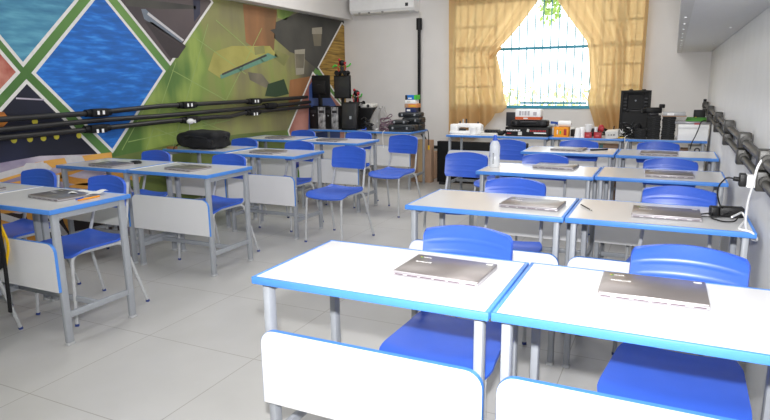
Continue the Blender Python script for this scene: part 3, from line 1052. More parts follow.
def make_chair():
    root = bpy.data.objects.new('school_chair', None)
    root.empty_display_size = .1
    COL.objects.link(root)

    def seat(u, v):
        # u across, v front (-1) to rear (1); rounded outline
        k = 1 - .10 * max(0, (abs(v) - .72) / .28) ** 2
        hw = (.202 - .010 * v) * k
        ky = 1 - .06 * max(0, (abs(u) - .7) / .3) ** 2
        y = .195 * v * ky
        z = .442 - .014 * (1 - u * u) + .004
        if v < -.5:
            z -= .030 * ((-.5 - v) / .5) ** 2
        if v > .55:
            z += .020 * ((v - .55) / .45) ** 2
        return (hw * u, y, z)

    MB().shell(seat, 16, 18, .013, BLUE).build('seat', root, smooth=50)

    def back(u, v):
        # v bottom (-1) to top (1)
        kx = 1 - .075 * max(0, (abs(v) - .66) / .34) ** 2
        hw = .180 * kx
        top = .825 - .022 * u * u
        bot = .622 + .006 * u * u
        z = bot + (top - bot) * (v + 1) / 2
        y = .232 + .030 * (v + 1) / 2 - .030 * u * u - .012 * max(0, v - .5)
        g = 0
        for vg in (-.5, -.05, .4):
            g -= math.exp(-((v - vg) / .045) ** 2)
        if abs(u) < .86:
            y += .0022 * g
        return (hw * u, y, z)

    MB().shell(back, 18, 40, .016, BLUE).build('backrest', root, smooth=50)
    for s in (-1, 1):
        a = MB().tube([(s * .196, -.205, .008), (s * .184, -.178, .428), (s * .184, .03, .428)], .0105, STEELC, 8, .055)
        lg = a.build('leg', root)
        MB().cyl((s * .1962, -.2055, 0), (s * .1952, -.203, .014), .0125, BLUECAP, 10).build('foot_cap', lg)
        a = MB().tube([(s * .184, .03, .428), (s * .184, .165, .428), (s * .222, .275, .008)], .0105, STEELC, 8, .055)
        lg = a.build('leg', root)
        MB().cyl((s * .2224, .276, 0), (s * .2212, .273, .014), .0125, BLUECAP, 10).build('foot_cap', lg)
        a = MB().tube([(s * .172, .06, .424), (s * .172, .185, .430), (s * .163, .232, .61), (s * .158, .262, .79)], .0105, STEELC, 8, .06)
        a.build('back_upright', root)
    for y in (-.10, .10):
        MB().cyl((-.184, y, .424), (.184, y, .424), .009, STEELC, 8).build('seat_bar', root)
    return root


G_CR, G_CL = 'blue chairs of the right-hand desks', 'blue chairs of the left-hand desks'
chair0 = make_chair()
CHAIRS = [
    # back-top x, y, angle, group, label
    (-.69, 2.205, 1, G_CR, 'blue plastic chair nearest the camera, behind the front aisle-side desk'),
    (.09, 2.215, -4, G_CR, 'blue plastic chair at the front desk by the right wall'),
    (-.80, 3.47, -2, G_CR, 'blue plastic chair behind the second row aisle-side desk'),
    (.07, 3.50, -6, G_CR, 'blue plastic chair behind the charger desk by the right wall'),
    (-.87, 4.76, -3, G_CR, 'blue plastic chair behind the water bottle desk'),
    (.02, 4.78, -5, G_CR, 'blue plastic chair behind the third row desk by the right wall'),
    (-.79, 6.03, 0, G_CR, 'blue plastic chair in front of the orange carton table'),
    (-.09, 6.08, -4, G_CR, 'blue plastic chair in front of the black stacks at the back right'),
    (-1.48, 4.66, -2, G_CR, 'blue plastic chair alone in the aisle left of the water bottle'),
    (-1.44, 5.86, -3, G_CR, 'blue plastic chair seen just behind the water bottle, facing the black toolbox table'),
    (-3.96, 2.70, 0, G_CL, 'dark blue chair behind the desk at the left photo edge'),
    (-3.235, 2.66, -4, G_CL, 'blue plastic chair behind the papers and pens desk, its seat and legs seen'),
    (-4.12, 3.92, -4, G_CL, 'blue chair behind the second row desk against the mural'),
    (-3.30, 3.92, -3, G_CL, 'blue chair behind the second left-hand row desk on the aisle'),
    (-4.14, 5.18, -4, G_CL, 'blue chair behind the backpack desk'),
    (-3.37, 5.08, -4, G_CL, 'blue chair behind the third left-hand row desk on the aisle'),
    (-4.16, 6.36, -3, G_CL, 'blue chair behind the rearmost desk against the mural'),
    (-3.34, 6.30, -4, G_CL, 'blue chair behind the rearmost left-hand aisle desk'),
    (-2.64, 4.79, -5, G_CL, 'blue chair standing free in the aisle, whole seat and all legs in view'),
    (-2.65, 6.05, -7, G_CL, 'blue chair in the aisle in front of the stacked projector cases table'),
]
for i, (x, y, a, grp, lab) in enumerate(CHAIRS):
    o = chair0 if i == 0 else copy_tree(chair0)
    ra = math.radians(a)
    o.location = (x + math.sin(ra) * .255, y - math.cos(ra) * .255, 0)
    o.rotation_euler = (0, 0, ra)
    tag(o, lab, 'chair', grp)
fx = (-3.342, 2.024, 0.000)
o = copy_tree(chair0)
CHN = (fx[0] - .222 * math.cos(.45) + .275 * math.sin(.45), fx[1] - .275 * math.cos(.45) - .222 * math.sin(.45))
o.location = (CHN[0], CHN[1], 0)
o.rotation_euler = (0, 0, .45)
tag(o, 'chair at the left photo edge with a black and yellow backpack hung on it', 'chair', G_CL)

# backpack hung on that chair
bp = empty('backpack', ((-3.303, 1.820, 0.592)[0] , 1.82, .20), .45, 'black and yellow backpack hanging on the chair at the left photo edge', 'backpack')


def pack_body(mb, c, s, m, n=5):
    t = bmesh.new()
    bmesh.ops.create_cube(t, size=1.0)
    bmesh.ops.subdivide_edges(t, edges=list(t.edges), cuts=9, use_grid_fill=True)
    for v in t.verts:
        q = v.co.copy()
        nn = Vector((q.x * 2, q.y * 2, q.z * 2))
        L4 = (abs(nn.x) ** n + abs(nn.y) ** n + abs(nn.z) ** n) ** (1 / n)
        k = 1 / max(L4, 1e-6) * max(abs(nn.x), abs(nn.y), abs(nn.z))
        q = q * k
        w = .05 * math.sin(q.x * 11 + q.z * 7) + .045 * math.sin(q.y * 15 + q.x * 13 + 1)
        v.co = Vector((q.x * s[0] * (1 + w), q.y * s[1] * (1 + w), q.z * s[2] * (1 + w)))
    bmesh.ops.smooth_vert(t, verts=t.verts, factor=.3, use_axis_x=True, use_axis_y=True, use_axis_z=True)
    mb._merge(t, m, Matrix.Translation(c))
    return mb


pack_body(MB(), (0, 0, .42), (.27, .15, .40), FABRIC).build('body', bp, smooth=60)
pack_body(MB(), (0, .075, .34), (.21, .07, .20), YELLOW).build('front_pocket', bp, smooth=60)
MB().tube([(.13, .02, .55), (.15, .0, .30), (.13, .02, .05), (.12, .03, -.03)], .012, FABRIC, 6, .08, ry=.004).build('strap', bp)
MB().tube([(.10, .07, .50), (.13, .09, .34), (.10, .08, .22)], .008, YELLOW, 6, .05).build('trim_cord', bp)
MB().tube([(-.04, 0, .615), (-.04, -.02, .66), (.04, -.02, .66), (.04, 0, .615)], .008, FABRIC, 6, .03).build('carry_loop', bp)

# backpack lying on the desk
bq = (-4.281, 4.700, 0.789)
b2 = empty('backpack', (bq[0], 4.70, .766), math.radians(-4), 'black backpack lying flat on the desk against the mural', 'backpack')
pack_body(MB(), (0, 0, .084), (.50, .32, .175), FABRIC).build('body', b2, smooth=60)
pack_body(MB(), (-.11, .0, .085), (.26, .28, .165), FABRIC, 3).build('side_bulge', b2, smooth=60)
pack_body(MB(), (.06, -.13, .06), (.36, .10, .10), FABRIC, 3).build('front_pocket', b2, smooth=60)
MB().tube([(-.20, -.13, .11), (-.05, -.165, .128), (.12, -.165, .125), (.21, -.12, .10)], .004, DARK, 6, .05).build('zip', b2)
MB().tube([(-.24, -.02, .07), (-.28, -.10, .03), (-.22, -.19, .008), (-.20, -.23, .01), (-.19, -.24, -.03)], .011, FABRIC, 6, .05, ry=.004).build('strap', b2)
MB().tube([(.22, .0, .10), (.27, .0, .12), (.27, .06, .11), (.22, .07, .09)], .009, FABRIC, 6, .03).build('carry_loop', b2)
MB().tube([(.07, -.12, .14), (.10, -.13, .132), (.11, -.15, .11)], .004, OFFW, 6, .02).build('zip_pull', b2)
tag(MB().box((0, 0, .011), (.10, .05, .022), mat('brown_wood', (150, 108, 66), .6), bev=.004).build('eraser', loc=(bq[0] - .27, 4.52, .7605)),
    'brown wooden board eraser beside the backpack on the desk', 'eraser')


# ---------------------------------------------------------------- laptops
def make_laptop(w=.292, d=.208):
    root = bpy.data.objects.new('laptop', None)
    root.empty_display_size = .05
    COL.objects.link(root)
    b = MB()
    b.bx(-w / 2, w / 2, -d / 2, d / 2, .001, .0105, BASEM, bev=.003)
    base = b.build('base', root)
    for k, (a, c) in enumerate(((-.137, -.110), (-.094, -.058), (-.048, -.008), (.0, .040), (.048, .086), (.106, .137))):
        MB().bx(a, c, -d / 2 - .0006, -d / 2 + .002, .0045, .0075, SLOT).build('port_slot', base)
    lid = MB().bx(-w / 2 + .0005, w / 2 - .0005, -d / 2 + .001, d / 2, .0112, .0178, LIDM, bev=.003).build('lid', root)
    MB().bx(-w / 2 + .004, w / 2 - .004, -d / 2 - .0004, -d / 2 + .004, .0115, .0165, BASEM, bev=.001).build('hinge_cover', root)
    text_mesh('SAMSUNG', .0125, WHITE, 'lettering', lid, (-w / 2 + .028, d / 2 - .088, .0179), (0, 0, 0))
    text_mesh('chrome', .0095, WHITE, 'small_lettering', lid, (-w / 2 + .034, d / 2 - .033, .0179), (0, 0, 0))
    for a0, m in ((0, RED), (1, YELLOW), (2, LIME)):
        mb = MB()
        p_ = [(0, 0, 0)] + [(.0048 * math.cos(a0 * 2.094 + k * .349), .0048 * math.sin(a0 * 2.094 + k * .349), 0) for k in range(7)]
        mb.prism(p_, (0, 0, .0004), m)
        mb.build('round_emblem', lid, smooth=0, loc=(-w / 2 + .027, d / 2 - .030, .0178))
    MB().bx(w / 2 - .034, w / 2 - .012, d / 2 - .024, d / 2 - .014, .0175, .0182, WHITE).build('sticker', lid)
    MB().bx(-w / 2 + .02, w / 2 - .02, -d / 2 + .02, d / 2 - .02, 0, .0012, DARK).build('rubber_feet', root)
    return root


lap0 = make_laptop()
LAPS = [
    (-.64, 1.800, -2, 'closed grey laptop on the nearest desk, in the front left of the photo pair'),
    (-.012, 1.860, 1, 'closed grey laptop on the front desk by the right wall'),
    (-.605, 3.010, -3, 'closed laptop on the second row aisle-side desk, its lid shining white'),
    (.010, 3.020, 1, 'closed laptop on the second row desk beside the black charger'),
    (-.742, 4.470, -4, 'closed laptop on the water bottle desk, its lid shining white'),
    (.012, 4.330, 2, 'closed laptop on the third row desk by the right wall'),
    (-.835, 5.690, -5, 'closed laptop on the rearmost right-hand aisle-side desk'),
    (-.075, 5.580, 0, 'closed laptop on the rearmost desk by the right wall'),
    (-3.165, 2.250, -4, 'closed dark laptop beside the papers and pens on the left desk'),
    (-3.860, 2.190, -3, 'closed dark laptop on the desk cut off by the left photo edge'),
    (-3.300, 3.420, -6, 'closed dark laptop on the second left-hand row aisle desk'),
    (-4.060, 3.365, -4, 'closed dark laptop on the second row desk against the mural'),
    (-3.390, 4.560, -6, 'closed dark laptop on the third left-hand row aisle desk'),
    (-3.430, 5.800, -5, 'closed dark laptop on the rearmost left-hand aisle desk'),
    (-4.200, 5.890, -4, 'closed dark laptop on the rearmost desk against the mural'),
]
for i, (x, y, a, lab) in enumerate(LAPS):
    o = lap0 if i == 0 else copy_tree(lap0)
    o.location = (x, y, .7606)
    o.rotation_euler = (0, 0, math.radians(a))
    tag(o, lab, 'laptop', 'closed laptops on the desks')
# ================================================================ small things on the desks
# water bottle
bo = (-1.166, 4.335, 0.760)
bt = empty('water_bottle', (bo[0], bo[1], .7606), 0, 'frosted white water bottle with blue cap standing on a third row desk', 'bottle')
MB().lathe([(0, 0), (.034, .0), (.038, .006), (.038, .075), (.035, .083), (.038, .095), (.038, .155), (.030, .182), (.020, .193), (.019, .200), (0, .200)], BOTTLE, n=20).build('body', bt)
MB().lathe([(0, .197), (.020, .197), (.020, .208), (.014, .211), (.013, .232), (.008, .238), (0, .238)], BLUE, n=16).build('cap', bt)
lb = MB()
for k in range(9):
    lb.bx(-.006, .004, -.0384, -.0368, .03 + k * .009, .034 + k * .009, DARK)
lb.build('printed_scale', bt, smooth=0)

# charger and cables on the second right-hand desk
ch = (0.259, 3.055, 0.760)
cg = empty('laptop_charger', (ch[0], ch[1], .7606), 0, 'black laptop charger on the second row desk by the right wall', 'charger')
MB().box((.02, .03, .024), (.10, .055, .046), BLACK, rz=.1, bev=.006).build('brick', cg)
MB().box((-.05, .015, .024), (.034, .05, .046), BLACK, rz=.15, bev=.004).build('plug_head', cg)
lpts = [(-.05, 0, .02), (-.07, -.05, .006), (-.02, -.12, .006), (.03, -.10, .006), (.05, -.02, .03), (.02, -.01, .034), (-.03, -.04, .008), (-.12, -.04, .006), (-.11, .01, .006), (-.03, .015, .02)]
MB().tube(lpts, .0032, BLACK, 6, .03).build('lead', cg)
pl = (.300, 2.715, .985)
tag(MB().tube([(pl[0] - .055, pl[1] + .01, pl[2] + .004), (0.225, 2.800, 0.984), (0.205, 2.880, 0.937), (0.205, 2.940, 0.887), (0.225, 2.980, 0.827), (ch[0] + .0, ch[1] + .05, .79)], .0035, BLACK, 6, .06).build('power_cable'),
    'thin black power cable curving from the wall plug down to the charger', 'cable')
pa = empty('plug_adapter', pl, 0, 'white plug adapter with black plugs in the right wall junction box', 'plug')
MB().box((.008, 0, .0), (.045, .06, .048), WHITE, bev=.004).build('white_body', pa)
MB().box((-.027, .005, .002), (.024, .05, .050), BLACK, bev=.004).build('black_plug', pa)
MB().cyl((-.038, .008, .002), (-.058, .012, .004), .009, BLACK, 8).build('strain_relief', pa)
tag(MB().tube([(0.329, 2.680, 1.081), (0.308, 2.640, 1.046), (0.306, 2.660, 0.989), (0.300, 2.720, 0.907), (0.303, 2.760, 0.842), (0.310, 2.801, 0.775), (0.348, 2.873, 0.710), (0.364, 2.821, 0.720), (0.337, 2.777, 0.766), (0.286, 2.812, 0.766), (0.335, 3.026, 0.768), (0.321, 3.070, 0.790), (0.267, 2.888, 0.800)], .0045, WHITE, 6, .05).build('charging_cable'),
    'white cable hanging from the right wall plug and looping on the desk edge', 'cable')
# pen on the second right-hand desk
a, b = (-0.381, 3.099, 0.766), (-0.313, 2.969, 0.766)
pn = MB().cyl(a, b, .0032, DARK, 8)
po = tag(pn.build('pen'), 'dark pen lying on the second row desk by the blue seam', 'pen')
MB().cyl((Vector(b) - (Vector(b) - Vector(a)) * .1), (Vector(b) + (Vector(b) - Vector(a)) * .08), .0042, STEELC, 8, r1=.001).build('tip', po)
a = (-3.952, 3.516, 0.763)
ms = empty('computer_mouse', (a[0], a[1], .7606), .5, 'small black mouse on the second row desk against the mural', 'mouse')
MB().sph((0, 0, .010), (.05, .028, .016), BLACK).build('shell', ms)
MB().cyl((.025, -.004, .022), (.025, .004, .022), .005, DARK, 10).build('wheel', ms)
a = (-0.394, 5.935, 0.763)
a = (-0.591, 5.713, 0.765)
tag(MB().cyl((a[0] - .05, a[1] - .04, .768), (a[0] + .06, a[1] + .05, .768), .008, DARK, 8).cyl((a[0] + .06, a[1] + .05, .768), (a[0] + .085, a[1] + .07, .768), .0075, BLACK, 8).build('marker_pen'),
    'dark marker pen beside the laptop on the rearmost aisle-side desk', 'pen')
# paper and pens on the left desk
a = (-3.048, 2.329, 0.762)


def paper(u, v):
    x, y = (u - .5) * .19, (v - .5) * .12
    return (x, y, .010 + .012 * math.sin(4 * u + 2 * v) ** 2 + .008 * math.sin(9 * u + 6 * v))


tag(MB().sheet(paper, 10, 6, PAPER).build('paper_sheet', loc=(a[0] - .01, a[1] + .02, .7615), rz=.3), 'crumpled white paper beside the dark laptop on the left desk', 'paper')
tag(MB().cyl((-2.942, 2.195, 0.766), (-2.939, 2.332, 0.766), .005, ORANGE, 8).build('pencil'), 'orange pencil in front of the paper on the left desk', 'pencil')
tag(MB().cyl((-2.969, 2.203, 0.766), (-2.895, 2.192, 0.785), .0045, BLUE, 8).build('pen'), 'blue pen at the paper on the left desk', 'pen')

# ================================================================ back left tables: computers
ZT = .7608


def ob(name, mb, label, cat, group=None, parent=None):
    o = mb.build(name, parent)
    if label:
        tag(o, label, cat, group)
    return o


MARB = ramp_mat('speckled_tower_front', [(.35, (70, 70, 72)), (.5, (150, 150, 152)), (.65, (196, 196, 198))], scale=(18, 18, 14), detail=5)
for (u0, u1, fm, lab) in ((309.5, 317.5, BLACK, 'black computer tower, leftmost on the back left table'),
                          (318, 325.2, MARB, 'computer tower with speckled pale front, left one of the two'),
                          (325.6, 331, BLACK, 'black computer tower between the two speckled ones'),
                          (331.3, 338, MARB, 'computer tower with speckled pale front, right one of the two')):
    Y0 = 7.30
    def PYX(u, Y=Y0):
        d_ = FW + RT * ((u - 385) / 595.23) - UP * ((115 - 210) / 595.23)
        return d_.x / d_.y * Y
    xa, xb = PYX(u0), PYX(u1)
    cw = xb - xa
    t = empty('computer_tower', ((xa + xb) / 2, Y0, ZT), 0, lab, 'computer', 'computer towers on the back left table')
    MB().bx(-cw / 2 + .002, cw / 2 - .002, .012, .34, .006, .305, BLACK, bev=.004).build('case', t)
    MB().bx(-cw / 2 + .002, cw / 2 - .002, -.004, .012, .004, .307, fm, bev=.003).build('front_cover', t)
    MB().bx(-cw * .36, cw * .36, -.0055, -.003, .225, .262, DARK, bev=.001).build('drive_bay', t)
    MB().cyl((0, -.003, .19), (0, -.007, .19), .010, STEEL, 12).build('power_button', t)
    for s in (-1, 1):
        MB().bx(s * cw * .3 - .012, s * cw * .3 + .012, .03, .30, 0, .008, BLACK).build('foot', t)


def monitor(u0, u1, v0, v1, Y, zbase, lab, screen_dark, back=False):
    c0, c1 = at(u0, v0, Y), at(u1, v1, Y)
    w, h = abs(c1.x - c0.x), abs(c0.z - c1.z)
    xm, zm = (c0.x + c1.x) / 2, (c0.z + c1.z) / 2
    t = empty('computer_monitor', (xm, Y, zbase), 0, lab, 'monitor', 'monitors on the back left table')
    zz = zm - zbase
    MB().bx(-w / 2, w / 2, -.012, .030, zz - h / 2, zz + h / 2, BLACK, bev=.006).build('housing', t)
    if back:
        MB().bx(-w * .34, w * .34, -.034, -.010, zz - h * .30, zz + h * .26, BLACKM, bev=.012).build('rear_bulge', t)
        MB().bx(-w * .08, w * .08, -.0355, -.033, zz + h * .36 - .09, zz + h * .36 - .08, DARK).build('maker_badge', t)
    else:
        MB().bx(-w / 2 + .012, w / 2 - .012, -.014, -.011, zz - h / 2 + .016, zz + h / 2 - .012, screen_dark, bev=.001).build('screen', t)
    MB().bx(-.022, .022, -.004 if not back else -.03, .022, .012, zz - h / 2 + .05, BLACK, bev=.004).build('stand_neck', t)
    MB().bx(-.10, .10, -.07, .085, 0, .014, BLACK, bev=.005).build('stand_base', t)
    return t


def at(u, v, Y):
    d_ = FW + RT * ((u - 385) / 595.23) - UP * ((v - 210) / 595.23)
    k = Y / d_.y
    return Vector((d_.x * k, Y, 1.37693 + d_.z * k))


SCR = mat('switched_off_screen', (52, 52, 54), .25, var=.03)
monitor(310.5, 329.8, 75.5, 98, 7.42, ZT + .308, 'black monitor on the towers at the mural, its back turned to the room', SCR, True)
monitor(334, 350.5, 75.5, 98.5, 7.44, ZT + .308, 'black monitor on the towers nearest the pale back wall', SCR)
# all-in-one lying in front on the table
c0, c1 = at(341.5, 102, 7.22), at(357, 129, 7.22)
t = empty('computer_monitor', ((c0.x + c1.x) / 2, 7.24, ZT), math.radians(6), 'black monitor standing directly on the back left table beside the towers', 'monitor', 'monitors on the back left table')
w = c1.x - c0.x
MB().box((0, .0, (c0.z - ZT) / 2), (w, .05, c0.z - ZT - .006), BLACK, rot=(math.radians(-6), 0, 0), bev=.006).build('housing', t)
MB().box((0, -.028, (c0.z - ZT) / 2), (w - .03, .004, c0.z - ZT - .05), SCR, rot=(math.radians(-6), 0, 0), bev=.001).build('screen', t)
MB().box((.02, -.032, (c0.z - ZT) * .45), (.03, .003, .04), STEEL, rot=(math.radians(-6), 0, 0)).build('sticker', t)
MB().bx(-.08, .08, .03, .12, 0, .012, BLACK, bev=.004).build('stand_base', t)
MB().box((0, .05, .08), (.04, .02, .15), BLACK, rot=(math.radians(-14), 0, 0)).build('stand_neck', t)


def robot(loc, s, lab, seed, rz=0.0):
    """small hobby robot: wheels, plate, upright parts, arms"""
    rr = random.Random(seed)
    t = empty('robot_kit', loc, rz, lab, 'toy robot', 'small robot kits among the computers')
    MB().bx(-.05 * s, .05 * s, -.035 * s, .035 * s, .022 * s, .032 * s, BLACK, bev=.002).build('chassis', t)
    for x in (-.035, .035):
        for y in (-.04, .04):
            MB().cyl((x * s, y * s - .007, .02 * s), (x * s, y * s + .007, .02 * s), .02 * s, BLACK, 12).build('wheel', t)
    MB().box((0, 0, .05 * s), (.03 * s, .03 * s, .04 * s), BLACK, rz=.3, bev=.004).build('body', t)
    for x in (-.022, .0, .024):
        MB().tube([(x * s, -.012 * s, .03 * s), (x * 1.5 * s, -.014 * s, .07 * s), (x * .8 * s, -.010 * s, .105 * s)], .0045 * s, RED if x else DARK, 6, .01).build('frame_bar', t)
    MB().sph((.0, 0, .10 * s), (.026 * s, .024 * s, .024 * s), BLACK).build('head', t)
    for k, (x, zz, m) in enumerate(((-.06, .085, LIME), (.06, .075, LIME))):
        MB().tube([(x * .4 * s, 0, .065 * s), (x * s, -.01, (zz + .0) * s), (x * 1.3 * s, -.015, (zz + .02 * (1 if k else -1)) * s)], .006 * s, m, 6, .01).build('arm', t)
    MB().sph((-.02 * s, -.01, .125 * s), .011 * s, RED, 8, 6).build('red_knob', t)
    MB().sph((.03 * s, -.01, .10 * s), .010 * s, RED, 8, 6).build('red_knob', t)
    return t


q = at(341, 75, 7.455)
robot((q.x + .02, 7.455, at(341, 75.5, 7.44).z), 1.7, 'red and black robot kit with green arm perched on top of the right monitor', 3, .2)
q = at(354.5, 102, 7.44)
tag(MB().bx(-.06, .045, -.08, .12, 0, q.z - ZT - .055, BLACK, bev=.008).build('equipment_case', loc=(q.x, 7.50, ZT)),
    'black equipment case behind the standing monitor, under the small robots', 'case')
robot((q.x + .02, 7.47, q.z - .055), 1.75, 'red and green robot kit beside the grey projector, right of the monitors', 5, -.4)
# grey projector on black case
q = at(364, 108, 7.52)
pj = empty('projector', (q.x + .05, 7.62, q.z - .0), 0, 'light grey projector with rounded top on the black case', 'projector')
MB().box((0, -.03, .03), (.20, .20, .062), OFFW, bev=.02, seg=3).build('body', pj)
MB().cyl((.03, -.135, .03), (.03, -.115, .03), .022, DARK, 14).build('lens', pj)
q2 = at(366, 130, 7.52)
tag(MB().bx(-.11, .13, -.09, .16, 0, q.z - ZT - .0015, BLACK, bev=.01).build('equipment_case', loc=(q.x + .05, 7.52, ZT)),
    'black equipment case under the light grey projector', 'case')
# headset-like cables and transparent bag
q = at(383, 117, 7.35)
bag = MB()
rb = random.Random(4)


def bag_fn(u, v):
    a = u * 2 * PI
    r = .165 * (1 - .72 * v ** 1.6) * (1 + .16 * math.sin(3 * a + 2) + .08 * math.sin(7 * a + 5 * v))
    return (r * math.cos(a) + .07 * v - .01, r * .7 * math.sin(a), .30 * v + .02 * math.sin(5 * a) * v)


bag.sheet(bag_fn, 28, 12, CLEAR)
tag(bag.build('plastic_bag', loc=(q.x - .09, 7.36, ZT + .002), smooth=0), 'crumpled clear plastic bag standing among the cables on the back left table', 'bag')


def coil(name, c, n, rad, m, lab, r=.0045, zh=.05, seed=1, droop=None):
    rr = random.Random(seed)
    pts = []
    for k in range(n):
        a = k * 1.1 + rr.uniform(-.3, .3)
        f = rr.uniform(.5, 1)
        pts.append((c[0] + rad[0] * f * math.cos(a), c[1] + rad[1] * f * math.sin(a), c[2] + r + rr.uniform(0, zh) * (k / n)))
    if droop:
        pts += droop
    return tag(MB().tube(pts, r, m, 6, .04).build(name), lab, 'cable')


q = at(366, 125, 7.2)
coil('cable_coil', (q.x, 7.25, ZT), 44, (.10, .06), BLACK, 'black coiled cable beside the standing monitor', .008, .20, 2)
q = at(361, 122, 7.18)
coil('cable_coil', (q.x + .03, 7.20, ZT), 8, (.04, .03), BLUE, 'blue cable lying in front of the plastic bag', .006, .06, 8)
q = at(388, 125, 7.2)
coil('cable_coil', (q.x - .02, 7.20, ZT), 60, (.13, .07), mat('mauve_cable', (110, 84, 98), .5), 'mauve tangled cable heap beside the plastic bag', .006, .24, 5)
q = at(383, 140, 7.08)
coil('cable_coil', (q.x + .02, 7.22, ZT), 10, (.07, .05), WHITE, 'white cable dangling over the front edge of the projector case table', .004, .05, 6,
     [(q.x + .0, 7.12, ZT + .012), (q.x, 7.075, ZT + .0), (q.x, 7.07, .66), (q.x + .01, 7.07, .55)])
# stacked black projector cases
def case(x, y, z, w, d, h, lab, rz=0.0, two=True):
    t = empty('projector_case', (x, y, z), rz, lab, 'case', 'black projector cases stacked on the back left table')
    MB().box((0, 0, h / 2), (w, d, h), DARKC, bev=min(.018, h * .3), seg=3).build('shell', t)
    MB().bx(-w / 2 - .001, w / 2 + .001, -d / 2 - .001, d / 2 + .001, h * .52, h * .57, BLACK).build('seam', t)
    MB().tube([(-.04, -d / 2, h * .45), (-.04, -d / 2 - .016, h * .45), (.04, -d / 2 - .016, h * .45), (.04, -d / 2, h * .45)], .006, BLACK, 6, .01).build('handle', t)
    for s in (-1, 1):
        MB().box((s * w * .3, -d / 2 - .004, h * .52), (.022, .008, .03), STEEL, bev=.002).build('latch', t)
    MB().cyl((w / 2, -.04, h * .5), (w / 2 + .012, -.04, h * .5), h * .28, DARK, 14).build('lens_ring', t)
    return t


DARKC = mat('charcoal_case', (44, 48, 52), .4, var=.08)
xa = at(402, 132, 7.2).x
zc = ZT
xa -= .03
case(xa + .02, 7.27, zc, .34, .24, .092, 'charcoal projector case, bottom front of the stack')
case(xa + .06, 7.53, zc, .26, .22, .092, 'charcoal projector case, bottom rear of the stack', .05)
case(xa - .02, 7.29, zc + .0935, .22, .20, .055, 'charcoal projector case, thin one on the bottom front case', .12)
case(xa + .075, 7.50, zc + .0935, .25, .23, .080, 'charcoal projector case, middle rear of the stack', -.05)
case(xa + .03, 7.51, zc + .1745, .30, .22, .064, 'charcoal projector case, topmost of the stack', .04)
# four cartons on top
q = at(412, 113, 7.5)
zc = zc + .2395
for i, (h, wd, m, m2, lab) in enumerate(((.062, .145, mat('navy_carton', (34, 44, 92), .5), WHITE, 'small navy carton, lowest of the four stacked on the projector cases'),
                                          (.052, .185, mat('tan_orange_carton', (216, 140, 84), .6), CARD, 'small orange carton, second from below on the projector cases'),
                                          (.052, .150, WHITE, OFFW, 'small white carton between the orange and blue ones'),
                                          (.062, .165, mat('bright_blue_carton', (30, 116, 200), .5), LIME, 'small bright blue carton with green end, topmost on the projector cases'))):
    t = empty('carton', (q.x + .01 * (i % 2), 7.50, zc), 0, lab, 'carton', 'small cartons on the projector cases')
    MB().bx(-wd / 2, wd / 2, -.06, .06, 0, h - .001, m, bev=.002).build('box', t)
    if i == 3:
        MB().bx(wd / 2 - .038, wd / 2 + .0006, -.0606, .0606, .001, h - .0004, LIME).build('green_end', t)
        MB().bx(-wd / 2 - .0006, -wd / 2 + .03, -.0606, .0606, .001, h - .002, DARK).build('dark_end', t)
        MB().bx(-.04, .01, -.0612, -.059, .012, .026, WHITE).build('printed_strip', t)
    elif i == 1:
        MB().bx(-wd / 2 - .0006, -wd / 2 + .05, -.0606, .0606, .001, h - .002, CARD).build('brown_end', t)
        MB().bx(-.02, .07, -.0612, -.059, .015, .03, YELLOW).build('printed_strip', t)
    else:
        MB().bx(-.05, .0, -.0612, -.059, .014, .04, m2).build('printed_strip', t)
    zc += h

# cardboard boxes on the floor
t = empty('cardboard_box', (-3.17, 7.93, 0), 0, 'tall brown cardboard box on the floor at the end of the projector table', 'box')
q0, q1 = at(409, 142, 7.75), at(430, 181, 7.75)
t.location = ((q0.x + q1.x) / 2 + .0, 7.90, 0)
bwid = (q1.x - q0.x)
MB().bx(-bwid / 2, bwid / 2, -.12, .0, 0, .60, CARD, bev=.004).build('carton', t)
MB().bx(-.03, .03, -.1212, .0012, .02, .6012, mat('packing_tape', (196, 170, 130), .3)).build('tape', t)
q0 = at(430.5, 152, 8.1)
t = empty('cardboard_box', (q0.x - .03, 8.20, 0), 0, 'lower brown cardboard box on the floor behind the tall one', 'box')
MB().bx(-.14, .08, -.06, .10, 0, q0.z, CARD, bev=.004).build('carton', t)
MB().bx(.02, .05, -.0612, .1012, .02, q0.z + .0012, MATS['packing_tape']).build('tape', t)
q = at(419, 160, 7.55)
cbl = MB().tube([(q.x, 7.30, ZT + .005), (q.x + .05, 7.62, ZT + .004), (q.x + .06, 7.74, ZT - .02), (q.x + .06, 7.76, .62), (q.x + .06, 7.76, .52)], .006, BLACK, 6, .04)
cb_ = tag(cbl.build('hanging_cable'), 'black cable with a yellow end hanging behind the projector table', 'cable')
o = MB().cyl((q.x + .06, 7.76, .53), (q.x + .06, 7.76, .47), .013, YELLOW, 10).build('yellow_plug', cb_)
# big black flat case leaning under the window table
q0, q1 = at(437, 141, 7.72), at(437, 175, 7.72)
t = empty('flat_black_case', (q0.x + .62, 7.76, 0), 0, 'wide flat black case standing on edge behind the window table', 'case')
MB().bx(-.62, .62, -.04, .04, .03, q0.z, BLACK, bev=.01).build('shell', t)
MB().tube([(-.08, -.04, q0.z - .12), (-.08, -.07, q0.z - .12), (.08, -.07, q0.z - .12), (.08, -.04, q0.z - .12)], .01, DARK, 8, .02).build('handle', t)
MB().bx(-.58, -.50, -.06, .06, 0, .035, DARK).build('foot', t)
MB().bx(.50, .58, -.06, .06, 0, .035, DARK).build('foot', t)

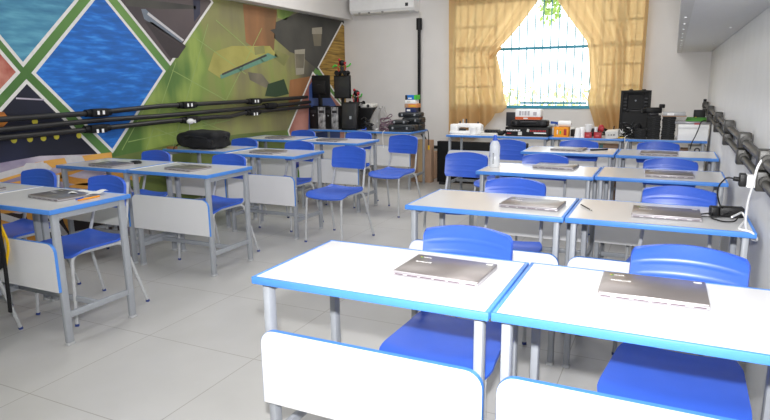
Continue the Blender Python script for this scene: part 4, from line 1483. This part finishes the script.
# ================================================================ window tables
# white tabletop machine
q0, q1 = at(451, 133, 7.15), at(482, 124, 7.15)
W_ = q1.x - q0.x
t = empty('sewing_machine', ((q0.x + q1.x) / 2, 7.16, ZT), 0, 'white tabletop machine on the left end of the window table', 'machine')
MB().bx(-W_ / 2, W_ / 2, -.07, .09, .0, .035, WHITE, bev=.006).build('base', t)
MB().bx(-W_ / 2, -W_ / 2 + .10, -.05, .07, .034, .115, WHITE, bev=.012).build('left_housing', t)
MB().bx(-W_ / 2 + .08, W_ / 2 - .02, -.02, .06, .075, .125, WHITE, bev=.012).build('arm', t)
MB().bx(W_ / 2 - .16, W_ / 2, -.05, .07, .034, .112, WHITE, bev=.014).build('right_housing', t)
MB().bx(-W_ / 2 + .11, -W_ / 2 + .19, -.03, .02, .036, .062, DARK, bev=.004).build('needle_plate', t)
for x, h, m in ((-.05, .055, STEELC), (-.01, .06, DARK), (-.09, .03, DARK), (.14, .025, DARK)):
    MB().cyl((x, .02, .12), (x, .02, .12 + h), .010, m, 10).build('spool_pin', t)
q = at(473, 134, 7.02)
t = tag(MB().lathe([(0, 0), (.034, 0), (.050, .09), (.047, .09), (.032, .004), (0, .004)], WHITE, n=20).build('plastic_cup', loc=(q.x, 7.03, ZT)),
        'white cup standing in front of the white machine', 'cup')
q0, q1 = at(480.5, 134, 7.02), at(498, 130, 7.02)
t = empty('paper_tray', ((q0.x + q1.x) / 2 + .0, 7.10, ZT), 0, 'flat white tray holding a black ribbed unit, between the machine and the toolbox', 'tray')
w = q1.x - q0.x
MB().bx(-w / 2, w / 2, -.10, .08, 0, .022, OFFW, bev=.003).build('tray', t)
MB().bx(-w / 2 + .03, w / 2 - .005, -.02, .07, .022, .058, DARK, bev=.006).build('unit', t)
for k in range(5):
    MB().bx(-w / 2 + .045 + k * .033, -w / 2 + .06 + k * .033, -.022, -.019, .028, .052, BLACK).build('rib', t)
q = at(500.5, 133, 7.02)
t = tag(MB().sph((0, 0, .025), (.05, .04, .028), BLACK).sph((.035, .01, .04), (.025, .03, .02), BLACK).build('camera_pouch', loc=(q.x, 7.04, ZT)), 'small lumpy black pouch left of the black toolbox', 'pouch')
# black toolbox with open lid
q0, q1 = at(505, 137, 6.98), at(549, 128.5, 6.98)
w = q1.x - q0.x
t = empty('tool_case', ((q0.x + q1.x) / 2, 7.08, ZT), 0, 'black tool case with red and white lettering and its lid stood open', 'tool case')
MB().bx(-w / 2, w / 2, -.10, .12, 0, .105, BLACK, bev=.006).build('case', t)
qa, qb = at(505.5, 112, 7.2), at(518, 128, 7.2)
MB().bx(-w / 2, -w / 2 + .19, .10, .118, .10, qa.z - ZT, DARK, bev=.006).build('open_lid', t).location.x = -.045
for nm_, m_, x0_, n_, zz_ in (('white_print', WHITE, -w / 2 + .015, 9, .066), ('red_print', RED, w / 2 - .215, 10, .064)):
    lt = MB()
    for k in range(n_):
        lt.bx(x0_ + k * .0185, x0_ + k * .0185 + .0135, -.1008, -.0995, zz_ - .009, zz_ + .009 - .004 * (k % 3 == 1), m_)
    lt.build(nm_, t, smooth=0)
MB().bx(w / 2 - .17, w / 2 - .03, -.1012, -.099, .032, .046, WHITE).build('white_strip', t)
MB().bx(-.10, -.055, -.1012, -.099, .012, .052, OFFW).build('label_sticker', t)
MB().box((.015, -.1005, .068), (.026, .002, .034), OFFW, rot=(0, .2, 0)).build('picture_sticker', t)
MB().bx(-w / 2 + .02, -w / 2 + .07, -.1012, -.099, .026, .036, RED).build('red_mark', t)
q = at(530, 126, 7.05)
dr = empty('black_case', (q.x, 7.06, ZT + .106), 0, 'black moulded case lying on the tool case under the white carton', 'case')
MB().box((0, 0, .042), (.42, .16, .080), BLACK, bev=.025, seg=3).build('shell', dr)
MB().tube([(-.09, -.08, .05), (-.09, -.098, .06), (.09, -.098, .06), (.09, -.08, .05)], .010, DARK, 8, .02).build('handle', dr)
for s in (-1, 1):
    MB().box((s * .15, -.079, .045), (.03, .012, .04), DARK, bev=.003).build('latch', dr)
cx_ = empty('carton', (at(529, 116, 7.05).x, 7.05, ZT + .106 + .0835), 0, 'white carton with orange-red band on top of the black cases', 'carton')
MB().bx(-.145, .145, -.065, .065, 0, .118, WHITE, bev=.003).build('box', cx_)
MB().bx(-.1456, .1456, -.0656, .0656, .002, .034, ORANGER).build('orange_band', cx_)
MB().bx(-.05, .0, -.0662, -.065, .010, .024, WHITE).build('white_mark', cx_)
for k, (x0, x1) in enumerate(((-.10, -.075), (-.065, -.05), (-.04, -.015), (-.005, .02), (.06, .10))):
    MB().bx(x0, x1, -.0662, -.065, .05, .10 if k != 4 else .09, mat('grey_print', (186, 180, 186), .6)).build('printed_block', cx_)
q = at(551, 124, 7.2)
tag(MB().box((0, 0, .05), (.13, .10, .10), OFFW, bev=.012).box((.02, -.01, .115), (.07, .08, .03), STEELC, bev=.006).build('grey_box', loc=(q.x - .01, 7.24, ZT)), 'pale grey boxy unit behind the right end of the tool case', 'box')
tag(MB().box((0, 0, 0), (.20, .015, .03), mat('blue_folder', (28, 72, 160), .5), rot=(0, .12, 0)).build('blue_strip', loc=(at(559, 124, 7.32).x, 7.33, ZT + .13)), 'blue plastic strip lying behind the orange carton', 'strip')
tag(MB().box((0, 0, .045), (.34, .10, .09), OFFW, bev=.006).build('white_box', loc=(at(560, 128, 7.32).x, 7.33, ZT)), 'low white box behind the orange carton', 'box')
# orange carton with paper roll on it
q0, q1 = at(553.5, 137, 7.0), at(568.5, 128.3, 7.0)
w = q1.x - q0.x
oc = empty('carton', ((q0.x + q1.x) / 2, 7.06, ZT), 0, 'orange carton on the window table right of the black tool case', 'carton')
MB().bx(-w / 2, w / 2, -.06, .07, 0, .110, ORANGE, bev=.003).build('box', oc)
MB().box((-w / 2 - .015, 0, .105), (.045, .10, .003), ORANGE, rot=(0, -.3, 0)).build('flap', oc)
MB().bx(-w / 2 + .035, -w / 2 + .045, -.0615, -.059, .03, .08, WHITE).build('printed_mark', oc)
MB().bx(w / 2 - .05, w / 2 - .02, -.0615, -.059, .02, .09, RED).build('printed_panel', oc)
MB().bx(-.015, .0, -.0615, -.059, .035, .07, LIME).build('green_mark', oc)
pr = MB().cyl((-.07, 0, .035), (.07, 0, .035), .035, PAPER, 18)
po = tag(pr.build('paper_roll', loc=(at(565, 122, 7.06).x, 7.06, ZT + .1105)), 'white paper roll lying on the orange carton', 'paper roll')
MB().cyl((.0705, 0, .035), (.0715, 0, .035), .012, CARD, 12).build('core', po)
q = at(573, 133, 7.08)
tag(MB().box((0, 0, .04), (.07, .08, .08), BLACK, bev=.01).build('black_box', loc=(q.x, 7.16, ZT)), 'small black box between the orange carton and white cups', 'box')
# cups and red boxes
for i, (u, yy, h, lab) in enumerate(((577.8, 7.00, .105, 'white plastic cup, leftmost of the two upside-down ones by the orange carton'),
                                     (582.2, 7.03, .115, 'white plastic cup right beside the leftmost upside-down cup'))):
    tag(MB().lathe([(0, h), (.026, h), (.028, h - .004), (.037, .002), (.037, 0), (.034, 0), (.024, h - .006), (0, h - .006)], WHITE, n=18).build('plastic_cup', loc=(at(u, 134, yy).x, yy, ZT)), lab, 'cup', 'white plastic cups on the window table')
for i, (u, v0, wd, hh, lab) in enumerate(((588.3, 131, .075, .062, 'small red box under a white cup, left one of the two'),
                                         (597.8, 130.4, .080, .066, 'small red box with a white cup, right one of the two'))):
    t = empty('red_box', (at(u, 134, 7.0).x, 7.01, ZT), 0, lab, 'box', 'small red boxes on the window table')
    MB().bx(-wd / 2, wd / 2, -.035, .035, 0, hh, RED, bev=.004).build('box', t)
    MB().bx(-wd / 2 - .001, wd / 2 + .001, -.036, .036, hh - .006, hh, RED, bev=.001).build('lid', t)
    MB().bx(-.02, .015, -.0365, -.034, .018, .036, mat('pale_red_print', (206, 96, 100), .5)).build('printed_mark', t)
tag(MB().lathe([(0, 0), (.027, 0), (.041, .085), (.038, .085), (.025, .004), (0, .004)], WHITE, n=18).build('plastic_cup', loc=(at(588.5, 130, 7.01).x, 7.01, ZT + .0625)), 'white cup standing on the left red box', 'cup', 'white plastic cups on the window table')
tag(MB().lathe([(0, 0), (.016, 0), (.020, .055), (.018, .055), (.014, .004), (0, .004)], WHITE, n=16).build('plastic_cup', loc=(at(596, 130, 7.01).x, 7.005, ZT + .0665)), 'tiny white cup standing on the right red box', 'cup', 'white plastic cups on the window table')
tag(MB().box((0, 0, .03), (.062, .03, .058), RED, rot=(0, .25, 0), bev=.008).sph((0, 0, .055), (.028, .016, .02), RED).build('red_pouch', loc=(at(601, 130, 7.03).x, 7.03, ZT + .071)), 'small red pouch leaning on the right red box', 'pouch')
q = at(594, 132, 7.2)
tag(MB().box((0, 0, .045), (.10, .06, .09), BLACK, bev=.012).build('black_box', loc=(q.x, 7.20, ZT)), 'black box behind the two red boxes', 'box')
# white router box
q0, q1 = at(606.5, 136.5, 7.0), at(618.5, 128, 7.0)
t = empty('router', ((q0.x + q1.x) / 2, 7.07, ZT), math.radians(-8), 'white router box right of the red boxes', 'router')
MB().box((0, 0, .045), (.135, .13, .080), OFFW, rot=(.12, -.10, 0), bev=.006).build('body', t)
for k in range(3):
    MB().box((-.03 + k * .028, -.062, .040), (.018, .006, .018), DARK).build('port', t)
coil('cable_tangle', (at(609, 124, 7.3).x, 7.3, ZT), 24, (.10, .07), BLACK, 'black cable heap behind the white router box', .006, .16, 12)
q = at(626, 131, 7.05)
coil('cable_tangle', (q.x, 7.07, ZT), 70, (.085, .07), WHITE, 'white cable tangle in front of the black loudspeaker', .0032, .12, 21,
     [(q.x - .0, 6.96, ZT + .03), (q.x - .0, 6.925, ZT - .01), (q.x + .02, 6.925, .66), (q.x - .02, 6.92, .60), (q.x + .01, 6.92, .66), (q.x + .03, 6.925, ZT - .02)])
coil('cable_tangle', (q.x + .06, 7.06, ZT), 90, (.15, .09), BLACK, 'black cable tangle mixed with the white cables before the loudspeaker', .006, .20, 33)
coil('cable_tangle', (q.x - .04, 7.02, ZT), 14, (.06, .04), YELLOW, 'yellow cable ends at the foot of the white cable tangle', .003, .03, 14)

# loudspeaker
q0, q1 = at(621.5, 90.5, 7.42), at(652, 90.5, 7.42)
w = q1.x - q0.x
ztop = q0.z
sp = empty('loudspeaker', ((q0.x + q1.x) / 2, 7.52, ZT), 0, 'large black loudspeaker standing at the right curtain', 'loudspeaker')
hh = ztop - ZT
B_ = MB().prism([(-w / 2, -.12, 0), (w / 2, -.12, 0), (w / 2 - .06, .16, 0), (-w / 2 + .06, .16, 0)], (0, 0, hh), BLACKM)
B_.build('cabinet', sp)
fr = MB()
for (a0, a1, b0, b1) in ((-w / 2, w / 2, hh - .022, hh), (-w / 2, w / 2, 0, .03), (-w / 2, -w / 2 + .028, .03, hh - .022), (w / 2 - .028, w / 2, .03, hh - .022)):
    fr.bx(a0, a1, -.150, -.118, b0, b1, BLACKM, bev=.004)
fr.build('front_rim', sp)
# horn: four sloping faces down to a throat
hz = hh * .74
hr = MB()
ow, oh = w * .30, hh * .19
out_ = [(-ow, -.128, hz - oh), (ow, -.128, hz - oh), (ow * .9, -.128, hz + oh), (-ow * .9, -.128, hz + oh)]
inn_ = [(-.02, -.05, hz + .01), (.02, -.05, hz + .01), (.02, -.05, hz + .04), (-.02, -.05, hz + .04)]
for k in range(4):
    k2 = (k + 1) % 4
    hr.prism([out_[k], out_[k2], inn_[k2], inn_[k]], (0, -.004, 0), DARK)
hr.build('horn', sp, smooth=0)
MB().sph((0, -.124, hz + .02), .010, STEEL, 10, 8).build('horn_driver', sp)
MB().lathe([(.0, -.0), (.05, .004), (.075, .012), (.13, -.004), (.14, .008), (.15, .006)], BLACKM, n=30).build('woofer', sp).matrix_local = Matrix.Translation((0, -.124, hh * .32)) @ Matrix.Rotation(PI / 2, 4, 'X')
MB().bx(-w / 2 + .03, w / 2 - .03, -.148, -.142, .04, hh * .52, mat('black_mesh_grille', (16, 16, 18), .7, var=.4, scale=120)).build('grille', sp)
for s in (-1, 1):
    for k in range(4):
        MB().bx(s * (w / 2 - .052) - .018, s * (w / 2 - .052) + .018, -.150, -.122, hh * .58 + k * .038, hh * .58 + k * .038 + .018, DARK, bev=.003).build('vent_fin', sp)
for s in (-.4, .45):
    MB().bx(w * s * .5 - .02, w * s * .5 + .02, -.02, .05, hh, hh + .012, BLACKM, bev=.004).build('top_foot', sp)

# black stacks of tablets
def stack(u0, u1, v_top, Y, n_max, grp, words_, d=.20):
    a_, b_ = at(u0, v_top, Y), at(u1, v_top, Y)
    wd = b_.x - a_.x
    H_ = a_.z - ZT
    n = n_max
    h = H_ / n
    for k in range(n):
        o_ = empty('device_case', ((a_.x + b_.x) / 2 + random.uniform(-.004, .004), Y + d / 2 + random.uniform(-.004, .004), ZT + k * h), random.uniform(-.03, .03), words_[0] if 0 < k < n - 1 else (words_[1] if k == 0 else words_[2]), 'device case', grp)
        if 'proto' in stack.__dict__ and stack.proto.get(grp):
            for c in stack.proto[grp]:
                cc = c.copy()
                COL.objects.link(cc)
                cc.parent = o_
        else:
            s1 = MB().bx(-wd / 2, wd / 2, -d / 2, d / 2, 0, h * .80, BLACKM, bev=h * .16).build('shell', o_)
            s2 = MB().bx(-wd / 2 + .006, wd / 2 - .006, -d / 2 - .0015, d / 2 - .004, h * .80, h * .99, BLACK).build('rim', o_)
            s3 = MB().bx(-wd * .1, wd * .1, -d / 2 - .003, -d / 2 + .002, h * .3, h * .48, DARK).build('label_slot', o_)
            stack.__dict__.setdefault('proto', {})[grp] = [s1, s2, s3]
    return a_, b_


stack(634.5, 646.5, 128.5, 6.99, 5, 'short left stack of black device cases', ('black device case inside the short left stack', 'black device case at the bottom of the short left stack', 'black device case topmost on the short left stack'))
stack(648, 661, 116, 7.02, 11, 'middle stack of black device cases', ('black device case inside the tall middle stack', 'black device case at the bottom of the tall middle stack', 'black device case topmost on the tall middle stack, under the camera'))
s3a, s3b = stack(662.5, 676, 117, 7.02, 11, 'right stack of black device cases', ('black device case inside the tall stack beside the white box', 'black device case at the bottom of the tall stack beside the white box', 'black device case topmost on the tall stack beside the white box'))
# camera thing on the middle stack
qc = at(654, 116, 7.06)
vc = empty('video_camera', (qc.x, 7.10, qc.z + .004), .2, 'black video camera on the middle stack in front of the loudspeaker', 'camera')
MB().box((-.01, 0, .055), (.16, .07, .06), BLACK, bev=.01).build('body', vc)
MB().box((.07, -.01, .10), (.05, .06, .04), BLACK, bev=.006).build('viewfinder', vc)
MB().cyl((-.09, -.01, .055), (-.13, -.02, .05), .026, BLACK, 14).build('lens', vc)
MB().bx(-.05, .04, -.03, .03, 0, .026, DARK, bev=.004).build('base', vc)
# grey metal tray on the right stack
qt0, qt1 = at(662, 116.8, 7.10), at(687, 111.5, 7.10)
tw = qt1.x - qt0.x
gt = empty('metal_tray', ((qt0.x + qt1.x) / 2, 7.12, s3a.z + .003), 0, 'grey metal tray lying across the right black stack', 'tray')
MB().bx(-tw / 2, tw / 2, -.08, .10, 0, .008, CARD, bev=.002).build('cardboard_sheet', gt)
MB().bx(-tw / 2 + .01, tw / 2 - .01, -.07, .09, .0085, .045, STEELC, bev=.004).build('body', gt)
MB().bx(-tw / 2 + .05, tw / 2 - .12, -.072, -.068, .014, .036, WHITE).build('label_plate', gt)
# big white box with a green folder on it
q0, q1 = at(676.8, 141, 6.96), at(709.5, 125, 6.96)
w = q1.x - q0.x
zt_ = q0.z
bx_h = q1.z - ZT
wbx = empty('storage_box', ((q0.x + q1.x) / 2, 7.13, ZT), 0, 'large white lidded box on the back right corner table', 'box')
MB().bx(-w / 2 + .004, w / 2 - .004, -.16, .16, 0, bx_h - .036, WHITE, bev=.004).build('box', wbx)
MB().bx(-w / 2, w / 2, -.166, .166, bx_h - .042, bx_h, WHITE, bev=.005).build('lid', wbx)
zb = ZT + bx_h
xm = (q0.x + q1.x) / 2
tag(MB().box((0, 0, .014), (.36, .26, .026), see_through('grey_plastic_folder', (170, 170, 176), .35, .2), rz=.03, bev=.003).build('plastic_folder', loc=(xm, 7.15, zb + .001)), 'clear grey plastic folder on the white lidded box', 'folder')
tag(MB().box((0, 0, .018), (.25, .25, .012), GREEN, rot=(.08, 0, -.06), bev=.002).build('green_folder', loc=(xm + .055, 7.16, zb + .027)), 'green folder lying on top of the white lidded box', 'folder')
tag(MB().box((0, 0, .006), (.05, .02, .012), RED).build('red_clip', loc=(xm + .03, 6.995, zb + .001)), 'small red clip at the front of the white box lid', 'clip')
qr = at(699.5, 114, 7.26)
rt = empty('router', (qr.x, 7.27, zb + .032), 0, 'small black router behind the green folder at the corner', 'router')
MB().bx(-.055, .055, -.012, .06, 0, max(.05, qr.z + .03 - zb - .02), BLACK, bev=.006).build('body', rt)
for k in range(4):
    MB().bx(-.04 + k * .022, -.026 + k * .022, -.0135, -.011, .02, .032, YELLOW if k == 0 else DARK).build('port', rt)
tag(MB().tube([(.335, 7.3, 1.02), (0.375, 7.000, 0.974), (0.274, 6.940, 0.966), (0.261, 6.930, 0.895), (0.232, 6.920, 0.803), (0.209, 6.915, 0.752), (0.197, 6.920, 0.679)], .006, BLACK, 6, .06).build('drop_cable'),
    'black cable hanging over the front of the white lidded box', 'cable')
# pale computer under the corner table
q0, q1 = at(692, 152, 7.2), at(702.5, 145.6, 7.2)
pc = empty('computer_tower', ((q0.x + q1.x) / 2, 7.30, 0), 0, 'pale grey computer tower with dark symbol under the corner table', 'computer')
MB().bx(-.085, .085, -.08, .20, 0, .68, OFFW, bev=.006).build('case', pc)
MB().lathe([(.016, 0), (.030, 0), (.030, .003), (.016, .003)], DARK, n=20).build('symbol', pc).matrix_local = Matrix.Translation((.0, -.081, .635)) @ Matrix.Rotation(PI / 2, 4, 'X')
MB().bx(-.02, .02, -.083, -.078, .56, .58, DARK).build('power_button', pc)
q = at(681, 149, 7.25)
t = empty('cardboard_box', (q.x - .05, 7.35, 0), 0, 'brown cardboard box under the corner table beside the pale computer', 'box')
MB().bx(-.15, .12, -.10, .12, 0, .64, CARD, bev=.004).build('carton', t)
MB().bx(-.04, .01, -.1012, .1212, .02, .6412, MATS['packing_tape']).build('tape', t)
q = at(606, 142, 7.25)
t = empty('cardboard_box', (q.x, 7.36, 0), 0, 'brown cardboard box under the table with cups and red boxes', 'box')
MB().bx(-.13, .13, -.10, .12, 0, .66, CARD, bev=.004).build('carton', t)
MB().bx(-.07, -.03, -.1012, .1212, .02, .6612, mat('teal_tape', (70, 130, 130), .4)).build('tape', t)
